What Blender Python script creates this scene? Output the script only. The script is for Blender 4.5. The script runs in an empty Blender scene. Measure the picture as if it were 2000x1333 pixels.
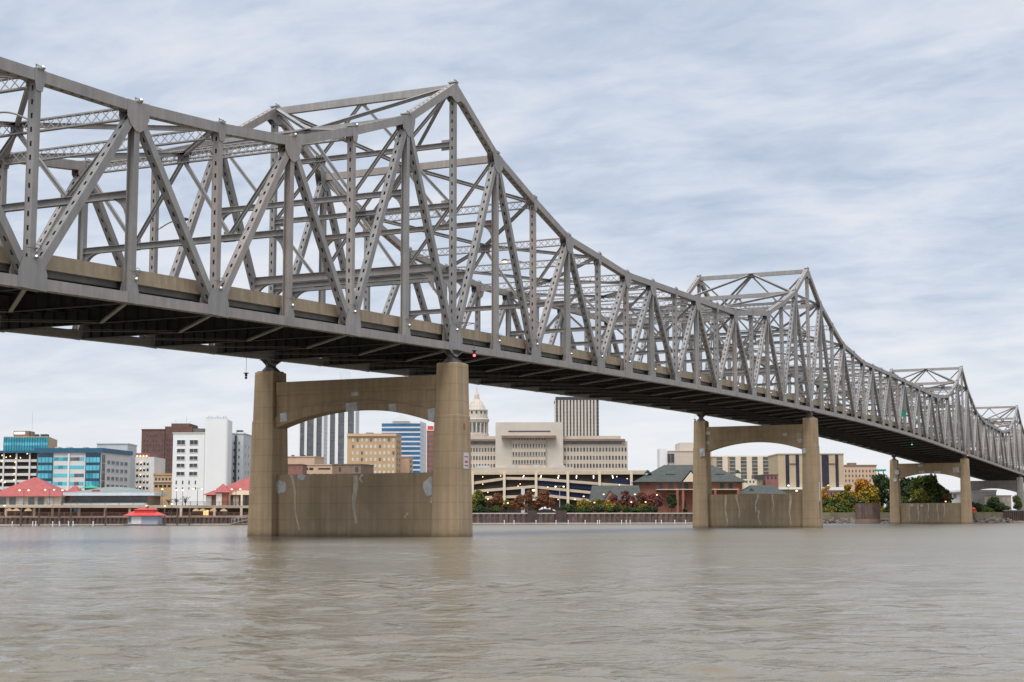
import bpy, math, random
from mathutils import Vector, Matrix
rnd = random.Random(7)
# ------------------------------------------------------------------ camera
scn = bpy.context.scene
COL = scn.collection
FPX, PITCH, ROLL, CH = 2961.4, 0.116637, -0.00186, 1.6
cam_d = bpy.data.cameras.new('camera')
cam = bpy.data.objects.new('camera', cam_d)
COL.objects.link(cam)
cam_d.sensor_width = 36.0
cam_d.lens = FPX / 2000 * 36
cam_d.clip_start = 0.1
cam_d.clip_end = 20000
cam.location = (0, 0, CH)
cam.rotation_euler = (Matrix.Rotation(math.pi/2 + PITCH, 4, 'X') @ Matrix.Rotation(ROLL, 4, 'Z')).to_euler()
scn.camera = cam
# ------------------------------------------------------------------ sky and sun
SUN_EL, SUN_AZ = math.radians(62), math.radians(203)      # azimuth clockwise from +Y: behind the camera, a little to the left
world = bpy.data.worlds.new('World')
scn.world = world
world.use_nodes = True
nt = world.node_tree
nt.nodes.clear()
def N(t, typ, **kw):
    n = t.nodes.new(typ)
    for k, v in kw.items():
        setattr(n, k, v)
    return n
def math_node(t, op, a, b=None, clamp=False):
    n = N(t, 'ShaderNodeMath', operation=op, use_clamp=clamp)
    for i, v in enumerate((a, b)):
        if v is None: continue
        if isinstance(v, (int, float)): n.inputs[i].default_value = v
        else: t.links.new(v, n.inputs[i])
    return n.outputs[0]
def ramp(t, fac, stops, interp='LINEAR'):
    n = N(t, 'ShaderNodeValToRGB')
    n.color_ramp.interpolation = interp
    el = n.color_ramp.elements
    while len(el) < len(stops): el.new(0.5)
    for e, (p, c) in zip(el, stops):
        e.position = p
        e.color = (*c, 1) if len(c) == 3 else c
    t.links.new(fac, n.inputs[0])
    return n.outputs[0]
def mixc(t, fac, a, b, mode='MIX'):
    n = N(t, 'ShaderNodeMix', data_type='RGBA', blend_type=mode)
    for s, v in ((n.inputs[0], fac), (n.inputs[6], a), (n.inputs[7], b)):
        if isinstance(v, (int, float)): s.default_value = v
        elif isinstance(v, tuple): s.default_value = (*v, 1) if len(v) == 3 else v
        else: t.links.new(v, s)
    return n.outputs[2]
def noise(t, vec, scale, detail=4, rough=0.55, dist=0.0):
    n = N(t, 'ShaderNodeTexNoise')
    n.inputs['Scale'].default_value = scale
    n.inputs['Detail'].default_value = detail
    n.inputs['Roughness'].default_value = rough
    n.inputs['Distortion'].default_value = dist
    if vec is not None: t.links.new(vec, n.inputs['Vector'])
    return n.outputs['Fac']
def mapping(t, vec, scale=(1, 1, 1), rot=(0, 0, 0), loc=(0, 0, 0)):
    n = N(t, 'ShaderNodeMapping')
    n.inputs['Scale'].default_value = scale
    n.inputs['Rotation'].default_value = rot
    n.inputs['Location'].default_value = loc
    t.links.new(vec, n.inputs['Vector'])
    return n.outputs[0]
sky = N(nt, 'ShaderNodeTexSky', sky_type='NISHITA', sun_disc=False)
sky.sun_elevation = SUN_EL
sky.sun_rotation = SUN_AZ
bg1 = N(nt, 'ShaderNodeBackground'); bg1.inputs[1].default_value = 0.09
nt.links.new(sky.outputs[0], bg1.inputs[0])
gen = N(nt, 'ShaderNodeTexCoord').outputs['Generated']
sep = N(nt, 'ShaderNodeSeparateXYZ'); nt.links.new(gen, sep.inputs[0])
zz = math_node(nt, 'MAXIMUM', sep.outputs[2], 0.0)
zp = math_node(nt, 'ADD', zz, 0.17)
cx = math_node(nt, 'DIVIDE', sep.outputs[0], zp)
cy = math_node(nt, 'DIVIDE', sep.outputs[1], zp)
comb = N(nt, 'ShaderNodeCombineXYZ'); nt.links.new(cx, comb.inputs[0]); nt.links.new(cy, comb.inputs[1])
rot = mapping(nt, comb.outputs[0], (1, 1, 1), (0, 0, math.radians(24)))
n0 = noise(nt, mapping(nt, rot, (1.1, 1.5, 1), loc=(1.3, 0.4, 0)), 1.0, 3, 0.5, 0.4)
n1 = noise(nt, mapping(nt, rot, (3.3, 4.6, 1), loc=(4.2, 2.0, 0)), 1.0, 6, 0.55, 0.5)
n2 = noise(nt, mapping(nt, rot, (9.0, 14.0, 1)), 1.0, 5, 0.6, 0.4)
cl = math_node(nt, 'ADD', math_node(nt, 'ADD', math_node(nt, 'MULTIPLY', n0, 0.36), math_node(nt, 'MULTIPLY', n1, 0.44)), math_node(nt, 'MULTIPLY', n2, 0.20))
ccol = ramp(nt, cl, [(0.385, (0.455, 0.53, 0.66)), (0.47, (0.56, 0.625, 0.74)), (0.54, (0.66, 0.71, 0.795)), (0.62, (0.775, 0.775, 0.82))])
hz = ramp(nt, zz, [(0.0, (1, 1, 1)), (0.05, (0.85, 0.85, 0.85)), (0.13, (0.2, 0.2, 0.2)), (0.2, (0, 0, 0))])
ccol = mixc(nt, math_node(nt, 'MULTIPLY', hz, 0.85), ccol, (0.84, 0.845, 0.875))
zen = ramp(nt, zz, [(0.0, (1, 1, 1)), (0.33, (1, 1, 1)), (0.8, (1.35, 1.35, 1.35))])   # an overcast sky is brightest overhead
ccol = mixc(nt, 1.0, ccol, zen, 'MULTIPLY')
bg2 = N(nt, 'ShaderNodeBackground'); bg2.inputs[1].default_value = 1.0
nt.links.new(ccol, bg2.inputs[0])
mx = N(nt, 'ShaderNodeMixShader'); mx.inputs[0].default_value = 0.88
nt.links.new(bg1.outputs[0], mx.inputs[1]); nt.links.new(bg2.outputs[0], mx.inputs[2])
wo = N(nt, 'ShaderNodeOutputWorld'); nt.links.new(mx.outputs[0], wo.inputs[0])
sun_d = bpy.data.lights.new('sun', 'SUN')
sun_d.energy = 3.0
sun_d.angle = math.radians(35)
sun_d.color = (1.0, 0.96, 0.9)
sun = bpy.data.objects.new('sun', sun_d); COL.objects.link(sun)
sdir = Vector((math.sin(SUN_AZ)*math.cos(SUN_EL), math.cos(SUN_AZ)*math.cos(SUN_EL), math.sin(SUN_EL)))
sun.rotation_euler = sdir.to_track_quat('Z', 'Y').to_euler()
scn.view_settings.view_transform = 'Standard'
scn.view_settings.look = 'None'
scn.view_settings.exposure = 0.15
scn.view_settings.gamma = 1.0
scn.view_settings.use_curve_mapping = False
# ------------------------------------------------------------------ materials
def mat(name, col, rough=0.7, var=0.12, scale=0.6, col2=None, metal=0.0, spec=0.4, streak=0.0, lines=None, bump=0.0, bscale=8, f2=0.5, orand=0.0):
    m = bpy.data.materials.new(name); m.use_nodes = True
    t = m.node_tree
    p = t.nodes['Principled BSDF']
    p.inputs['Roughness'].default_value = rough
    p.inputs['Metallic'].default_value = metal
    p.inputs['Specular IOR Level'].default_value = spec
    oc = N(t, 'ShaderNodeNewGeometry').outputs['Position']
    nf = noise(t, oc, scale, 5, 0.6)
    dark = tuple(c*(1-var) for c in col); lite = tuple(min(1, c*(1+var)) for c in col)
    c = ramp(t, nf, [(0.3, dark), (0.7, lite)])
    if col2:
        n2 = noise(t, mapping(t, oc, (1, 1, 0.35)), scale*0.8 + 0.13, 6, 0.65, 0.4)
        k = ramp(t, n2, [(f2, (0, 0, 0)), (f2+0.16, (1, 1, 1))])
        c = mixc(t, math_node(t, 'MULTIPLY', k, 0.8), c, col2)
    if streak:
        n3 = noise(t, mapping(t, oc, (2.2, 2.2, 0.07)), 1.0, 4, 0.6)
        k = ramp(t, n3, [(0.42, (1-streak,)*3), (0.62, (1, 1, 1))])
        c = mixc(t, 1.0, c, k, 'MULTIPLY')
    if lines:                                           # construction joints every `lines` metres of height
        s = N(t, 'ShaderNodeSeparateXYZ'); t.links.new(oc, s.inputs[0])
        w = math_node(t, 'FRACT', math_node(t, 'DIVIDE', s.outputs[2], lines))
        k = ramp(t, w, [(0.0, (0.8,)*3), (0.05, (1, 1, 1)), (0.96, (1, 1, 1)), (1.0, (0.84,)*3)])
        c = mixc(t, 1.0, c, k, 'MULTIPLY')
    if orand:                                           # every member weathered and painted a little differently
        r_ = N(t, 'ShaderNodeObjectInfo').outputs['Random']
        c = mixc(t, 1.0, c, ramp(t, r_, [(0.0, (1-orand, 1-orand, 1-orand)), (0.6, (1, 1, 1)), (1.0, (1.06+orand*0.4, 1.0, 0.95))]), 'MULTIPLY')
    t.links.new(c, p.inputs['Base Color'])
    if bump:
        b = N(t, 'ShaderNodeBump'); b.inputs['Strength'].default_value = bump; b.inputs['Distance'].default_value = 0.05
        t.links.new(noise(t, oc, bscale, 4), b.inputs['Height']); t.links.new(b.outputs[0], p.inputs['Normal'])
    return m
def lit(name, col, strength):
    m = bpy.data.materials.new(name); m.use_nodes = True
    p = m.node_tree.nodes['Principled BSDF']
    p.inputs['Base Color'].default_value = (*col, 1)
    p.inputs['Emission Color'].default_value = (*col, 1)
    p.inputs['Emission Strength'].default_value = strength
    return m
def wet_foot(m):                                        # tide mark: a dark damp band just above the water
    t = m.node_tree; p = t.nodes['Principled BSDF']; src = p.inputs['Base Color'].links[0].from_socket
    g = N(t, 'ShaderNodeNewGeometry').outputs['Position']; s = N(t, 'ShaderNodeSeparateXYZ'); t.links.new(g, s.inputs[0])
    z = math_node(t, 'ADD', s.outputs[2], math_node(t, 'MULTIPLY', noise(t, g, 1.3, 4), 0.5))
    t.links.new(mixc(t, 1.0, src, ramp(t, z, [(0.35, (0.55, 0.56, 0.55)), (0.62, (0.86, 0.87, 0.86)), (1.0, (1, 1, 1))]), 'MULTIPLY'), p.inputs['Base Color'])
def glass(name, col, rough=0.12, var=0.3, scale=0.5):
    m = mat(name, col, rough, var, scale, spec=0.7)
    return m
M = {
 'steel': mat('painted grey steel', (0.335, 0.322, 0.31), 0.55, 0.12, 0.6, (0.35, 0.295, 0.255), f2=0.58, streak=0.13, orand=0.10),
 'steel_dark': mat('dark and shaded steel', (0.17, 0.165, 0.16), 0.7, 0.2, 0.7, streak=0.15),  # darker copy of the steel; under the deck its tone holds the shade
 'girder': mat('shade darkened girder steel', (0.05, 0.048, 0.046), 0.75, 0.25, 0.7, streak=0.2),  # same steel made near black: the shade below the deck is in the colour
 'deck': mat('shaded deck concrete', (0.065, 0.06, 0.054), 0.85, 0.2, 0.5),  # darkened as well, shade under the slab put into the base tone
 'parapet': mat('parapet concrete', (0.43, 0.34, 0.235), 0.85, 0.10, 0.5, (0.35, 0.275, 0.19), f2=0.5, streak=0.18),
 'asphalt': mat('asphalt', (0.06, 0.06, 0.06), 0.9, 0.2, 2),
 'pier': mat('pier concrete', (0.46, 0.338, 0.212), 0.88, 0.12, 0.3, (0.36, 0.265, 0.155), f2=0.5, streak=0.16, lines=1.52, bump=0.25),
 'pier_grey': mat('grey pier concrete', (0.36, 0.34, 0.32), 0.88, 0.15, 0.35, streak=0.2, lines=1.5),
 'patch': mat('repair mortar', (0.60, 0.60, 0.58), 0.9, 0.2, 1.6, (0.30, 0.31, 0.30), f2=0.5),
 'efflo': mat('mineral streak', (0.66, 0.58, 0.45), 0.9, 0.2, 1.5, (0.50, 0.42, 0.30), f2=0.45),
 'white_sign': mat('white sign board', (0.68, 0.62, 0.64), 0.6, 0.08, 1),
 'red_paint': mat('red paint', (0.5, 0.08, 0.06), 0.6),
 'green_sign': mat('green sign face', (0.01, 0.32, 0.22), 0.5),
 'black': mat('black paint', (0.02, 0.02, 0.022), 0.6),
 'dark_metal': mat('dark metal', (0.06, 0.06, 0.065), 0.5),
 'lens_white': lit('lit white lens', (1.0, 0.97, 0.92), 1.0),
 'lens_warm': lit('lit warm lens', (1.0, 0.68, 0.34), 2.2),
 'lens_red': lit('lit red lens', (1.0, 0.10, 0.12), 3.0),
 'lens_green': lit('lit green lens', (0.05, 0.8, 0.6), 1.5),
 'room_glow': lit('lamp lit room', (1.0, 0.55, 0.22), 1.4),
 'tube': lit('fluorescent tube', (1.0, 0.93, 0.8), 3.0),
 'sheet_pile': mat('rusted sheet piling', (0.17, 0.115, 0.10), 0.8, 0.3, 0.6, (0.10, 0.075, 0.07), f2=0.5, streak=0.4),
 'pile_dark': mat('dark sheet piling', (0.085, 0.06, 0.055), 0.8, 0.3, 0.6, streak=0.3),
 'cap': mat('concrete cap', (0.50, 0.45, 0.40), 0.85, 0.15, 0.5),
 'beige': mat('beige concrete', (0.55, 0.46, 0.35), 0.85, 0.1, 0.4),
 'white': mat('white painted wall', (0.80, 0.80, 0.80), 0.8, 0.03, 0.15, streak=0.03),
 'offwhite': mat('pale stone panel', (0.66, 0.65, 0.64), 0.75, 0.06, 0.2),
 'pale_grey': mat('pale grey panel', (0.52, 0.55, 0.56), 0.75, 0.07, 0.2),
 'brown_brick': mat('brown brick', (0.155, 0.085, 0.075), 0.9, 0.2, 0.5, lines=3.2),
 'red_brick': mat('red brick', (0.27, 0.115, 0.08), 0.9, 0.22, 0.6),
 'maroon_brick': mat('maroon brick', (0.27, 0.13, 0.11), 0.9, 0.18, 0.6),
 'tan_brick': mat('tan brick', (0.52, 0.36, 0.21), 0.9, 0.1, 0.4),
 'peach': mat('peach stucco', (0.60, 0.42, 0.30), 0.9, 0.08, 0.4),
 'taupe': mat('taupe brick', (0.24, 0.165, 0.125), 0.9, 0.15, 0.5),
 'stone': mat('beige limestone', (0.56, 0.48, 0.40), 0.85, 0.07, 0.25, lines=3.4),
 'stone_pale': mat('pale limestone', (0.57, 0.51, 0.44), 0.85, 0.06, 0.2),
 'tan_panel': mat('tan panel', (0.48, 0.385, 0.26), 0.85, 0.08, 0.3),
 'cream': mat('cream siding', (0.70, 0.60, 0.46), 0.85, 0.06, 0.4),
 'red_roof': mat('red metal roof', (0.36, 0.085, 0.08), 0.6, 0.14, 0.8),
 'red_roof_bright': mat('bright red roof', (0.62, 0.07, 0.06), 0.5, 0.12, 0.8),
 'green_roof': mat('grey green shingle', (0.075, 0.083, 0.078), 0.95, 0.18, 0.7, lines=0.9),
 'dark_green': mat('dark green trim', (0.02, 0.07, 0.055), 0.6),
 'club_roof': mat('grey green metal roof', (0.22, 0.25, 0.235), 0.7, 0.12, 0.5),
 'club_fascia': mat('pale metal fascia', (0.52, 0.58, 0.62), 0.5, 0.1, 0.5),
 'bright_green': mat('bright green canopy', (0.02, 0.36, 0.18), 0.6),
 'blue_fascia': mat('blue roof fascia', (0.03, 0.12, 0.20), 0.5, 0.1, 0.5),
 'teal_glass': glass('teal glazing', (0.02, 0.27, 0.36), 0.15, 0.35, 0.3),
 'teal_lite': glass('light teal glazing', (0.09, 0.46, 0.58), 0.15, 0.3, 0.25),
 'teal_dark': glass('deep blue glazing', (0.012, 0.05, 0.10), 0.25, 0.4, 0.3),
 'blue_glass': glass('blue glazing', (0.02, 0.12, 0.27), 0.12, 0.35, 0.12),
 'glass_dark': glass('dark glazing', (0.035, 0.042, 0.055), 0.12, 0.5, 0.4),
 'navy': mat('dark navy window strip', (0.03, 0.028, 0.05), 0.45, 0.4, 0.3),
 'glass_grey': glass('grey glazing', (0.10, 0.115, 0.13), 0.12, 0.4, 0.4),
 'glass_pale': glass('curtained pane', (0.62, 0.60, 0.56), 0.4, 0.2, 0.6),
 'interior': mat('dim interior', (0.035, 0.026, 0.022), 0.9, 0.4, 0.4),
 'interior_blue': mat('blue screen', (0.008, 0.014, 0.06), 0.7, 0.3, 0.3),
 'umbrella': mat('tan canvas', (0.38, 0.27, 0.16), 0.9, 0.1, 1),
 'blue_wall': mat('pale blue siding', (0.42, 0.47, 0.56), 0.8, 0.08, 0.8),
 'wood': mat('weathered timber', (0.11, 0.085, 0.07), 0.9, 0.25, 1),
 'rail': mat('rusty railing', (0.27, 0.15, 0.12), 0.8, 0.2, 1),
 'bark': mat('bark', (0.075, 0.055, 0.04), 0.95, 0.3, 2),
 'rock': mat('riprap stone', (0.17, 0.145, 0.12), 0.9, 0.4, 0.7, (0.08, 0.068, 0.06), f2=0.48),
 'ground': mat('dry ground', (0.20, 0.17, 0.12), 0.95, 0.3, 0.08, (0.10, 0.11, 0.05), f2=0.5),
 'paving': mat('paving', (0.36, 0.31, 0.27), 0.9, 0.15, 0.3),
 'orange_tarp': mat('orange red tarp', (0.62, 0.10, 0.04), 0.6),
}
wet_foot(M['pier'])
def leaf(name, a, b, c):
    m = bpy.data.materials.new(name); m.use_nodes = True
    t = m.node_tree; p = t.nodes['Principled BSDF']
    g = N(t, 'ShaderNodeNewGeometry')
    k = math_node(t, 'ADD', math_node(t, 'MULTIPLY', g.outputs['Random Per Island'], 0.6), math_node(t, 'MULTIPLY', noise(t, g.outputs['Position'], 0.5, 3), 0.4))
    t.links.new(ramp(t, k, [(0.2, a), (0.5, b), (0.85, c)]), p.inputs['Base Color'])
    p.inputs['Roughness'].default_value = 0.7
    p.inputs['Specular IOR Level'].default_value = 0.2
    return m
LEAF = {
 'green': leaf('green leaves', (0.03, 0.055, 0.015), (0.07, 0.10, 0.025), (0.15, 0.17, 0.04)),
 'dark': leaf('dark leaves', (0.02, 0.038, 0.017), (0.045, 0.07, 0.028), (0.09, 0.12, 0.045)),
 'olive': leaf('olive leaves', (0.07, 0.075, 0.015), (0.17, 0.16, 0.03), (0.30, 0.25, 0.05)),
 'yellow': leaf('yellow leaves', (0.12, 0.10, 0.02), (0.30, 0.22, 0.03), (0.48, 0.34, 0.05)),
 'orange': leaf('orange leaves', (0.20, 0.10, 0.015), (0.45, 0.22, 0.03), (0.66, 0.36, 0.05)),
 'rust': leaf('rust leaves', (0.10, 0.045, 0.02), (0.22, 0.095, 0.045), (0.36, 0.17, 0.08)),
 'red': leaf('red leaves', (0.085, 0.03, 0.028), (0.20, 0.068, 0.06), (0.32, 0.13, 0.10)),
}
# ------------------------------------------------------------------ mesh collector and object helpers
ORG = {}
class MB:
    def __init__(s): s.v = []; s.f = []; s.m = []
    def add(s, vs, fs, m=0):
        o = len(s.v); s.v += [Vector(v) for v in vs]
        for f in fs: s.f.append([i + o for i in f]); s.m.append(m)
    def obox(s, c, a, b, d, m=0):                       # centre and three half-axes
        c, a, b, d = Vector(c), Vector(a), Vector(b), Vector(d)
        vs = [c + a*i + b*j + d*k for k in (-1, 1) for j in (-1, 1) for i in (-1, 1)]
        s.add(vs, [(0, 2, 3, 1), (4, 5, 7, 6), (0, 1, 5, 4), (2, 6, 7, 3), (0, 4, 6, 2), (1, 3, 7, 5)], m)
    def box(s, x0, x1, y0, y1, z0, z1, m=0):
        s.obox(((x0+x1)/2, (y0+y1)/2, (z0+z1)/2), ((x1-x0)/2, 0, 0), (0, (y1-y0)/2, 0), (0, 0, (z1-z0)/2), m)
    def bar(s, p0, p1, w, h, side=None, m=0):           # rectangular bar, w along `side`
        p0, p1 = Vector(p0), Vector(p1); a = p1 - p0; L = a.length
        if L < 1e-6: return
        a /= L
        sd = Vector(side) if side is not None else (Vector((0, 0, 1)) if abs(a.z) < 0.9 else Vector((1, 0, 0)))
        sd = (sd - a*sd.dot(a)).normalized(); u = a.cross(sd)
        s.obox((p0+p1)/2, a*(L/2), sd*(w/2), u*(h/2), m)
    def tube(s, pts, r, n=6, m=0, r1=None, cap=True):
        pts = [Vector(p) for p in pts]; rings = []
        for i, p in enumerate(pts):
            a = (pts[min(i+1, len(pts)-1)] - pts[max(i-1, 0)]).normalized()
            e = Vector((0, 0, 1)) if abs(a.z) < 0.9 else Vector((1, 0, 0))
            u = a.cross(e).normalized(); w = a.cross(u)
            rr = r if r1 is None else r + (r1-r)*i/(len(pts)-1)
            rings.append([p + (u*math.cos(2*math.pi*k/n) + w*math.sin(2*math.pi*k/n))*rr for k in range(n)])
        vs = [v for q in rings for v in q]
        fs = [(i*n+k, i*n+(k+1) % n, (i+1)*n+(k+1) % n, (i+1)*n+k) for i in range(len(pts)-1) for k in range(n)]
        if cap: fs += [tuple(range(n)), tuple(range((len(pts)-1)*n, len(pts)*n))]
        s.add(vs, fs, m)
    def prism(s, poly, ext, m=0, cap_m=None):           # 3-D polygon extruded by a vector
        poly = [Vector(p) for p in poly]; n = len(poly); e = Vector(ext)
        vs = poly + [p + e for p in poly]
        s.add(vs, [(i, (i+1) % n, n+(i+1) % n, n+i) for i in range(n)], m)
        s.add(vs, [tuple(range(n)), tuple(range(2*n-1, n-1, -1))], m if cap_m is None else cap_m)
    def loft(s, lo, hi, m=0):
        n = len(lo); vs = list(lo) + list(hi)
        s.add(vs, [(i, (i+1) % n, n+(i+1) % n, n+i) for i in range(n)] + [tuple(range(n))[::-1], tuple(range(n, 2*n))], m)
    def ball(s, c, r, m=0, sz=1.0, n=8, k=5):
        c = Vector(c); vs = [c + Vector((0, 0, r*sz))]
        for i in range(1, k):
            t = math.pi*i/k
            vs += [c + Vector((r*math.sin(t)*math.cos(2*math.pi*j/n), r*math.sin(t)*math.sin(2*math.pi*j/n), r*sz*math.cos(t))) for j in range(n)]
        vs.append(c - Vector((0, 0, r*sz))); fs = []
        for j in range(n):
            fs.append((0, 1+j, 1+(j+1) % n)); b = 1+(k-2)*n
            fs.append((len(vs)-1, b+(j+1) % n, b+j))
            for i in range(k-2): fs.append((1+i*n+j, 1+(i+1)*n+j, 1+(i+1)*n+(j+1) % n, 1+i*n+(j+1) % n))
        s.add(vs, fs, m)
    def build(s, name, mats, parent=None, org=None, smooth=False):
        if org is None: org = ORG[parent.name] if parent else Vector((0, 0, 0))
        me = bpy.data.meshes.new(name)
        me.from_pydata([v - org for v in s.v], [], s.f)
        for m in (mats if isinstance(mats, (list, tuple)) else [mats]): me.materials.append(m)
        me.polygons.foreach_set('material_index', s.m)
        if smooth: me.polygons.foreach_set('use_smooth', [True]*len(s.f))
        import bmesh
        bm = bmesh.new(); bm.from_mesh(me); bmesh.ops.recalc_face_normals(bm, faces=bm.faces); bm.to_mesh(me); bm.free()
        me.update()
        o = bpy.data.objects.new(name, me); COL.objects.link(o)
        if parent: o.parent = parent; o.location = org - ORG[parent.name]
        else: o.location = org
        ORG[o.name] = Vector(org)
        return o
def tag(o, label=None, cat=None, group=None, kind=None):
    if label: o['label'] = label
    if cat: o['category'] = cat
    if group: o['group'] = group
    if kind: o['kind'] = kind
    return o
def thing(name, loc, label, cat, group=None):
    o = bpy.data.objects.new(name, None); COL.objects.link(o); o.location = loc; o.empty_display_size = 0.5
    ORG[o.name] = Vector(loc)
    return tag(o, label, cat, group)
def copy_tree(o, loc, parent=None):
    c = o.copy(); COL.objects.link(c)
    if parent: c.parent = parent
    else: c.location = loc
    ORG[c.name] = Vector(loc) if loc is not None else ORG[parent.name]
    for ch in o.children: copy_tree(ch, None, c)
    return c
ORD = ['first', 'second', 'third', 'fourth', 'fifth', 'sixth', 'seventh', 'eighth', 'ninth', 'tenth', 'eleventh', 'twelfth', 'thirteenth', 'fourteenth', 'fifteenth', 'sixteenth', 'seventeenth', 'eighteenth', 'nineteenth', 'twentieth', 'twenty-first', 'twenty-second', 'twenty-third', 'twenty-fourth', 'twenty-fifth', 'twenty-sixth', 'twenty-seventh', 'twenty-eighth', 'twenty-ninth', 'thirtieth']
def at(px, py, Y):                                      # world point at depth Y that the photograph shows at (px, py)
    cr, sr = math.cos(ROLL), math.sin(ROLL); u, v = px-1000, py-666.5
    u, v = u*cr + v*sr, -u*sr + v*cr
    c, s = math.cos(PITCH), math.sin(PITCH)
    y, z = FPX*c + v*s, FPX*s - v*c
    return Vector((u*Y/y, Y, CH + z*Y/y))
def gx(px, Y, py=985): return at(px, py, Y).x
def gz(py, Y, px=1000): return at(px, py, Y).z
# ------------------------------------------------------------------ the setting
def bank(x):                                            # depth of the far waterline
    pts = [(-900, 330), (-126, 386), (-75, 414), (15, 436), (99, 455), (170, 462), (900, 470)]
    for (a, b), (c, d) in zip(pts, pts[1:]):
        if x <= c: return b + (d-b)*(x-a)/(c-a)
    return pts[-1][1]
def water():
    import numpy as np
    ny, nx, y0, y1 = 760, 620, 7.0, 230.0
    Y = y0*(y1/y0)**(np.arange(ny)/(ny-1)); T = np.linspace(-1, 1, nx)
    yy = np.repeat(Y[:, None], nx, 1); xx = T[None, :]*(0.62*yy+14)
    rg = np.random.default_rng(11); z = np.zeros_like(xx); gust = np.zeros_like(xx)
    for k in range(10):
        a = rg.uniform(0, 2*np.pi); L = rg.uniform(7, 40)
        gust += np.sin(2*np.pi/L*(xx*0.55*np.cos(a)+yy*np.sin(a)) + rg.uniform(0, 6.28))
    gust = np.clip(0.85+0.22*gust, 0.3, 1.7)
    for k in range(130):                                 # short wind waves, most of them running across the river
        L = 0.36*(8.5**(rg.random()**1.25)); a = rg.normal(1.45, 0.6)
        A = 0.0027*L**0.7
        ph = 2*np.pi/L*(xx*np.cos(a)+yy*np.sin(a)) + rg.uniform(0, 6.28)
        keep = np.clip((yy*0.0045*6/L)*-1.0+1.6, 0, 1)
        z += A*keep*np.sin(ph)
    u = yy + 3.0*xx
    calm = np.clip(1-(u-70)/110, 0.25, 1)
    edge = np.clip((1-np.abs(T))*12, 0, 1)[None, :]*np.clip((y1-yy)/70, 0, 1)*np.clip((yy-y0)/1.0, 0, 1)
    z *= gust*calm*edge
    co = np.stack([xx, yy, z], -1).reshape(-1, 3)
    ii = (np.arange(ny-1)[:, None]*nx + np.arange(nx-1)[None, :]).ravel()
    quads = np.stack([ii, ii+1, ii+1+nx, ii+nx], 1)
    n = len(co); xa, xb = 0.62*y0+14, 0.62*y1+14
    ex = np.array([(-4000, -300, 0), (4000, -300, 0), (4000, y0, 0), (-4000, y0, 0), (-4000, y1, 0), (4000, y1, 0), (4000, 520, 0), (-4000, 520, 0), (-xa, y0, 0), (xa, y0, 0), (xb, y1, 0), (-xb, y1, 0)], float)
    quads = np.concatenate([quads, n+np.array([(0, 1, 2, 3), (3, 8, 11, 4), (9, 2, 5, 10), (4, 5, 6, 7)])])
    co = np.concatenate([co, ex])
    me = bpy.data.meshes.new('river_water'); me.vertices.add(len(co)); me.vertices.foreach_set('co', co.ravel())
    me.loops.add(quads.size); me.loops.foreach_set('vertex_index', quads.ravel().astype(np.int32)); me.polygons.add(len(quads))
    me.polygons.foreach_set('loop_start', np.arange(0, quads.size, 4, dtype=np.int32)); me.polygons.foreach_set('use_smooth', np.ones(len(quads), bool))
    me.update(calc_edges=True); me.validate()
    m = bpy.data.materials.new('river water'); m.use_nodes = True
    t = m.node_tree; p = t.nodes['Principled BSDF']
    p.inputs['IOR'].default_value = 1.33
    g = N(t, 'ShaderNodeNewGeometry').outputs['Position']
    c = ramp(t, noise(t, mapping(t, g, (0.02, 0.05, 1)), 1.0, 4), [(0.3, (0.165, 0.138, 0.094)), (0.7, (0.215, 0.183, 0.13))])
    t.links.new(c, p.inputs['Base Color'])
    # wind ruffles the near river; further out the water lies calmer and smoother
    s = N(t, 'ShaderNodeSeparateXYZ'); t.links.new(g, s.inputs[0])
    u = math_node(t, 'ADD', s.outputs[1], math_node(t, 'MULTIPLY', s.outputs[0], 3.5))
    u = math_node(t, 'ADD', u, math_node(t, 'MULTIPLY', noise(t, mapping(t, g, (0.03, 0.03, 1)), 1.0, 3), 40.0))
    mr = N(t, 'ShaderNodeMapRange'); t.links.new(u, mr.inputs[0])
    for k, v in ((1, 70.0), (2, 180.0), (3, 0.34), (4, 0.16)): mr.inputs[k].default_value = v
    h1 = noise(t, mapping(t, g, (1.5, 1.75, 1), (0, 0, 0.2)), 1.0, 4, 0.55, 0.8)
    h2 = noise(t, mapping(t, g, (0.45, 0.60, 1), (0, 0, -0.3)), 1.0, 3, 0.5, 0.6)
    h = math_node(t, 'ADD', math_node(t, 'MULTIPLY', h1, 0.24), math_node(t, 'ADD', math_node(t, 'MULTIPLY', h2, 0.26), math_node(t, 'MULTIPLY', noise(t, mapping(t, g, (0.10, 0.2, 1), (0, 0, 0.25)), 1.0, 3, 0.5, 0.8), 0.45)))
    h = math_node(t, 'MULTIPLY', h, mr.outputs[0])
    mq = N(t, 'ShaderNodeMapRange'); t.links.new(u, mq.inputs[0])
    for k, v in ((1, 60.0), (2, 170.0), (3, 0.13), (4, 0.28)): mq.inputs[k].default_value = v
    t.links.new(mq.outputs[0], p.inputs['Roughness'])
    b = N(t, 'ShaderNodeBump'); b.inputs['Strength'].default_value = 1.0; b.inputs['Distance'].default_value = 1.0
    t.links.new(h, b.inputs['Height']); t.links.new(b.outputs[0], p.inputs['Normal'])
    me.materials.append(m); o = bpy.data.objects.new('river_water', me); COL.objects.link(o); tag(o, kind='structure')
water()
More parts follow.
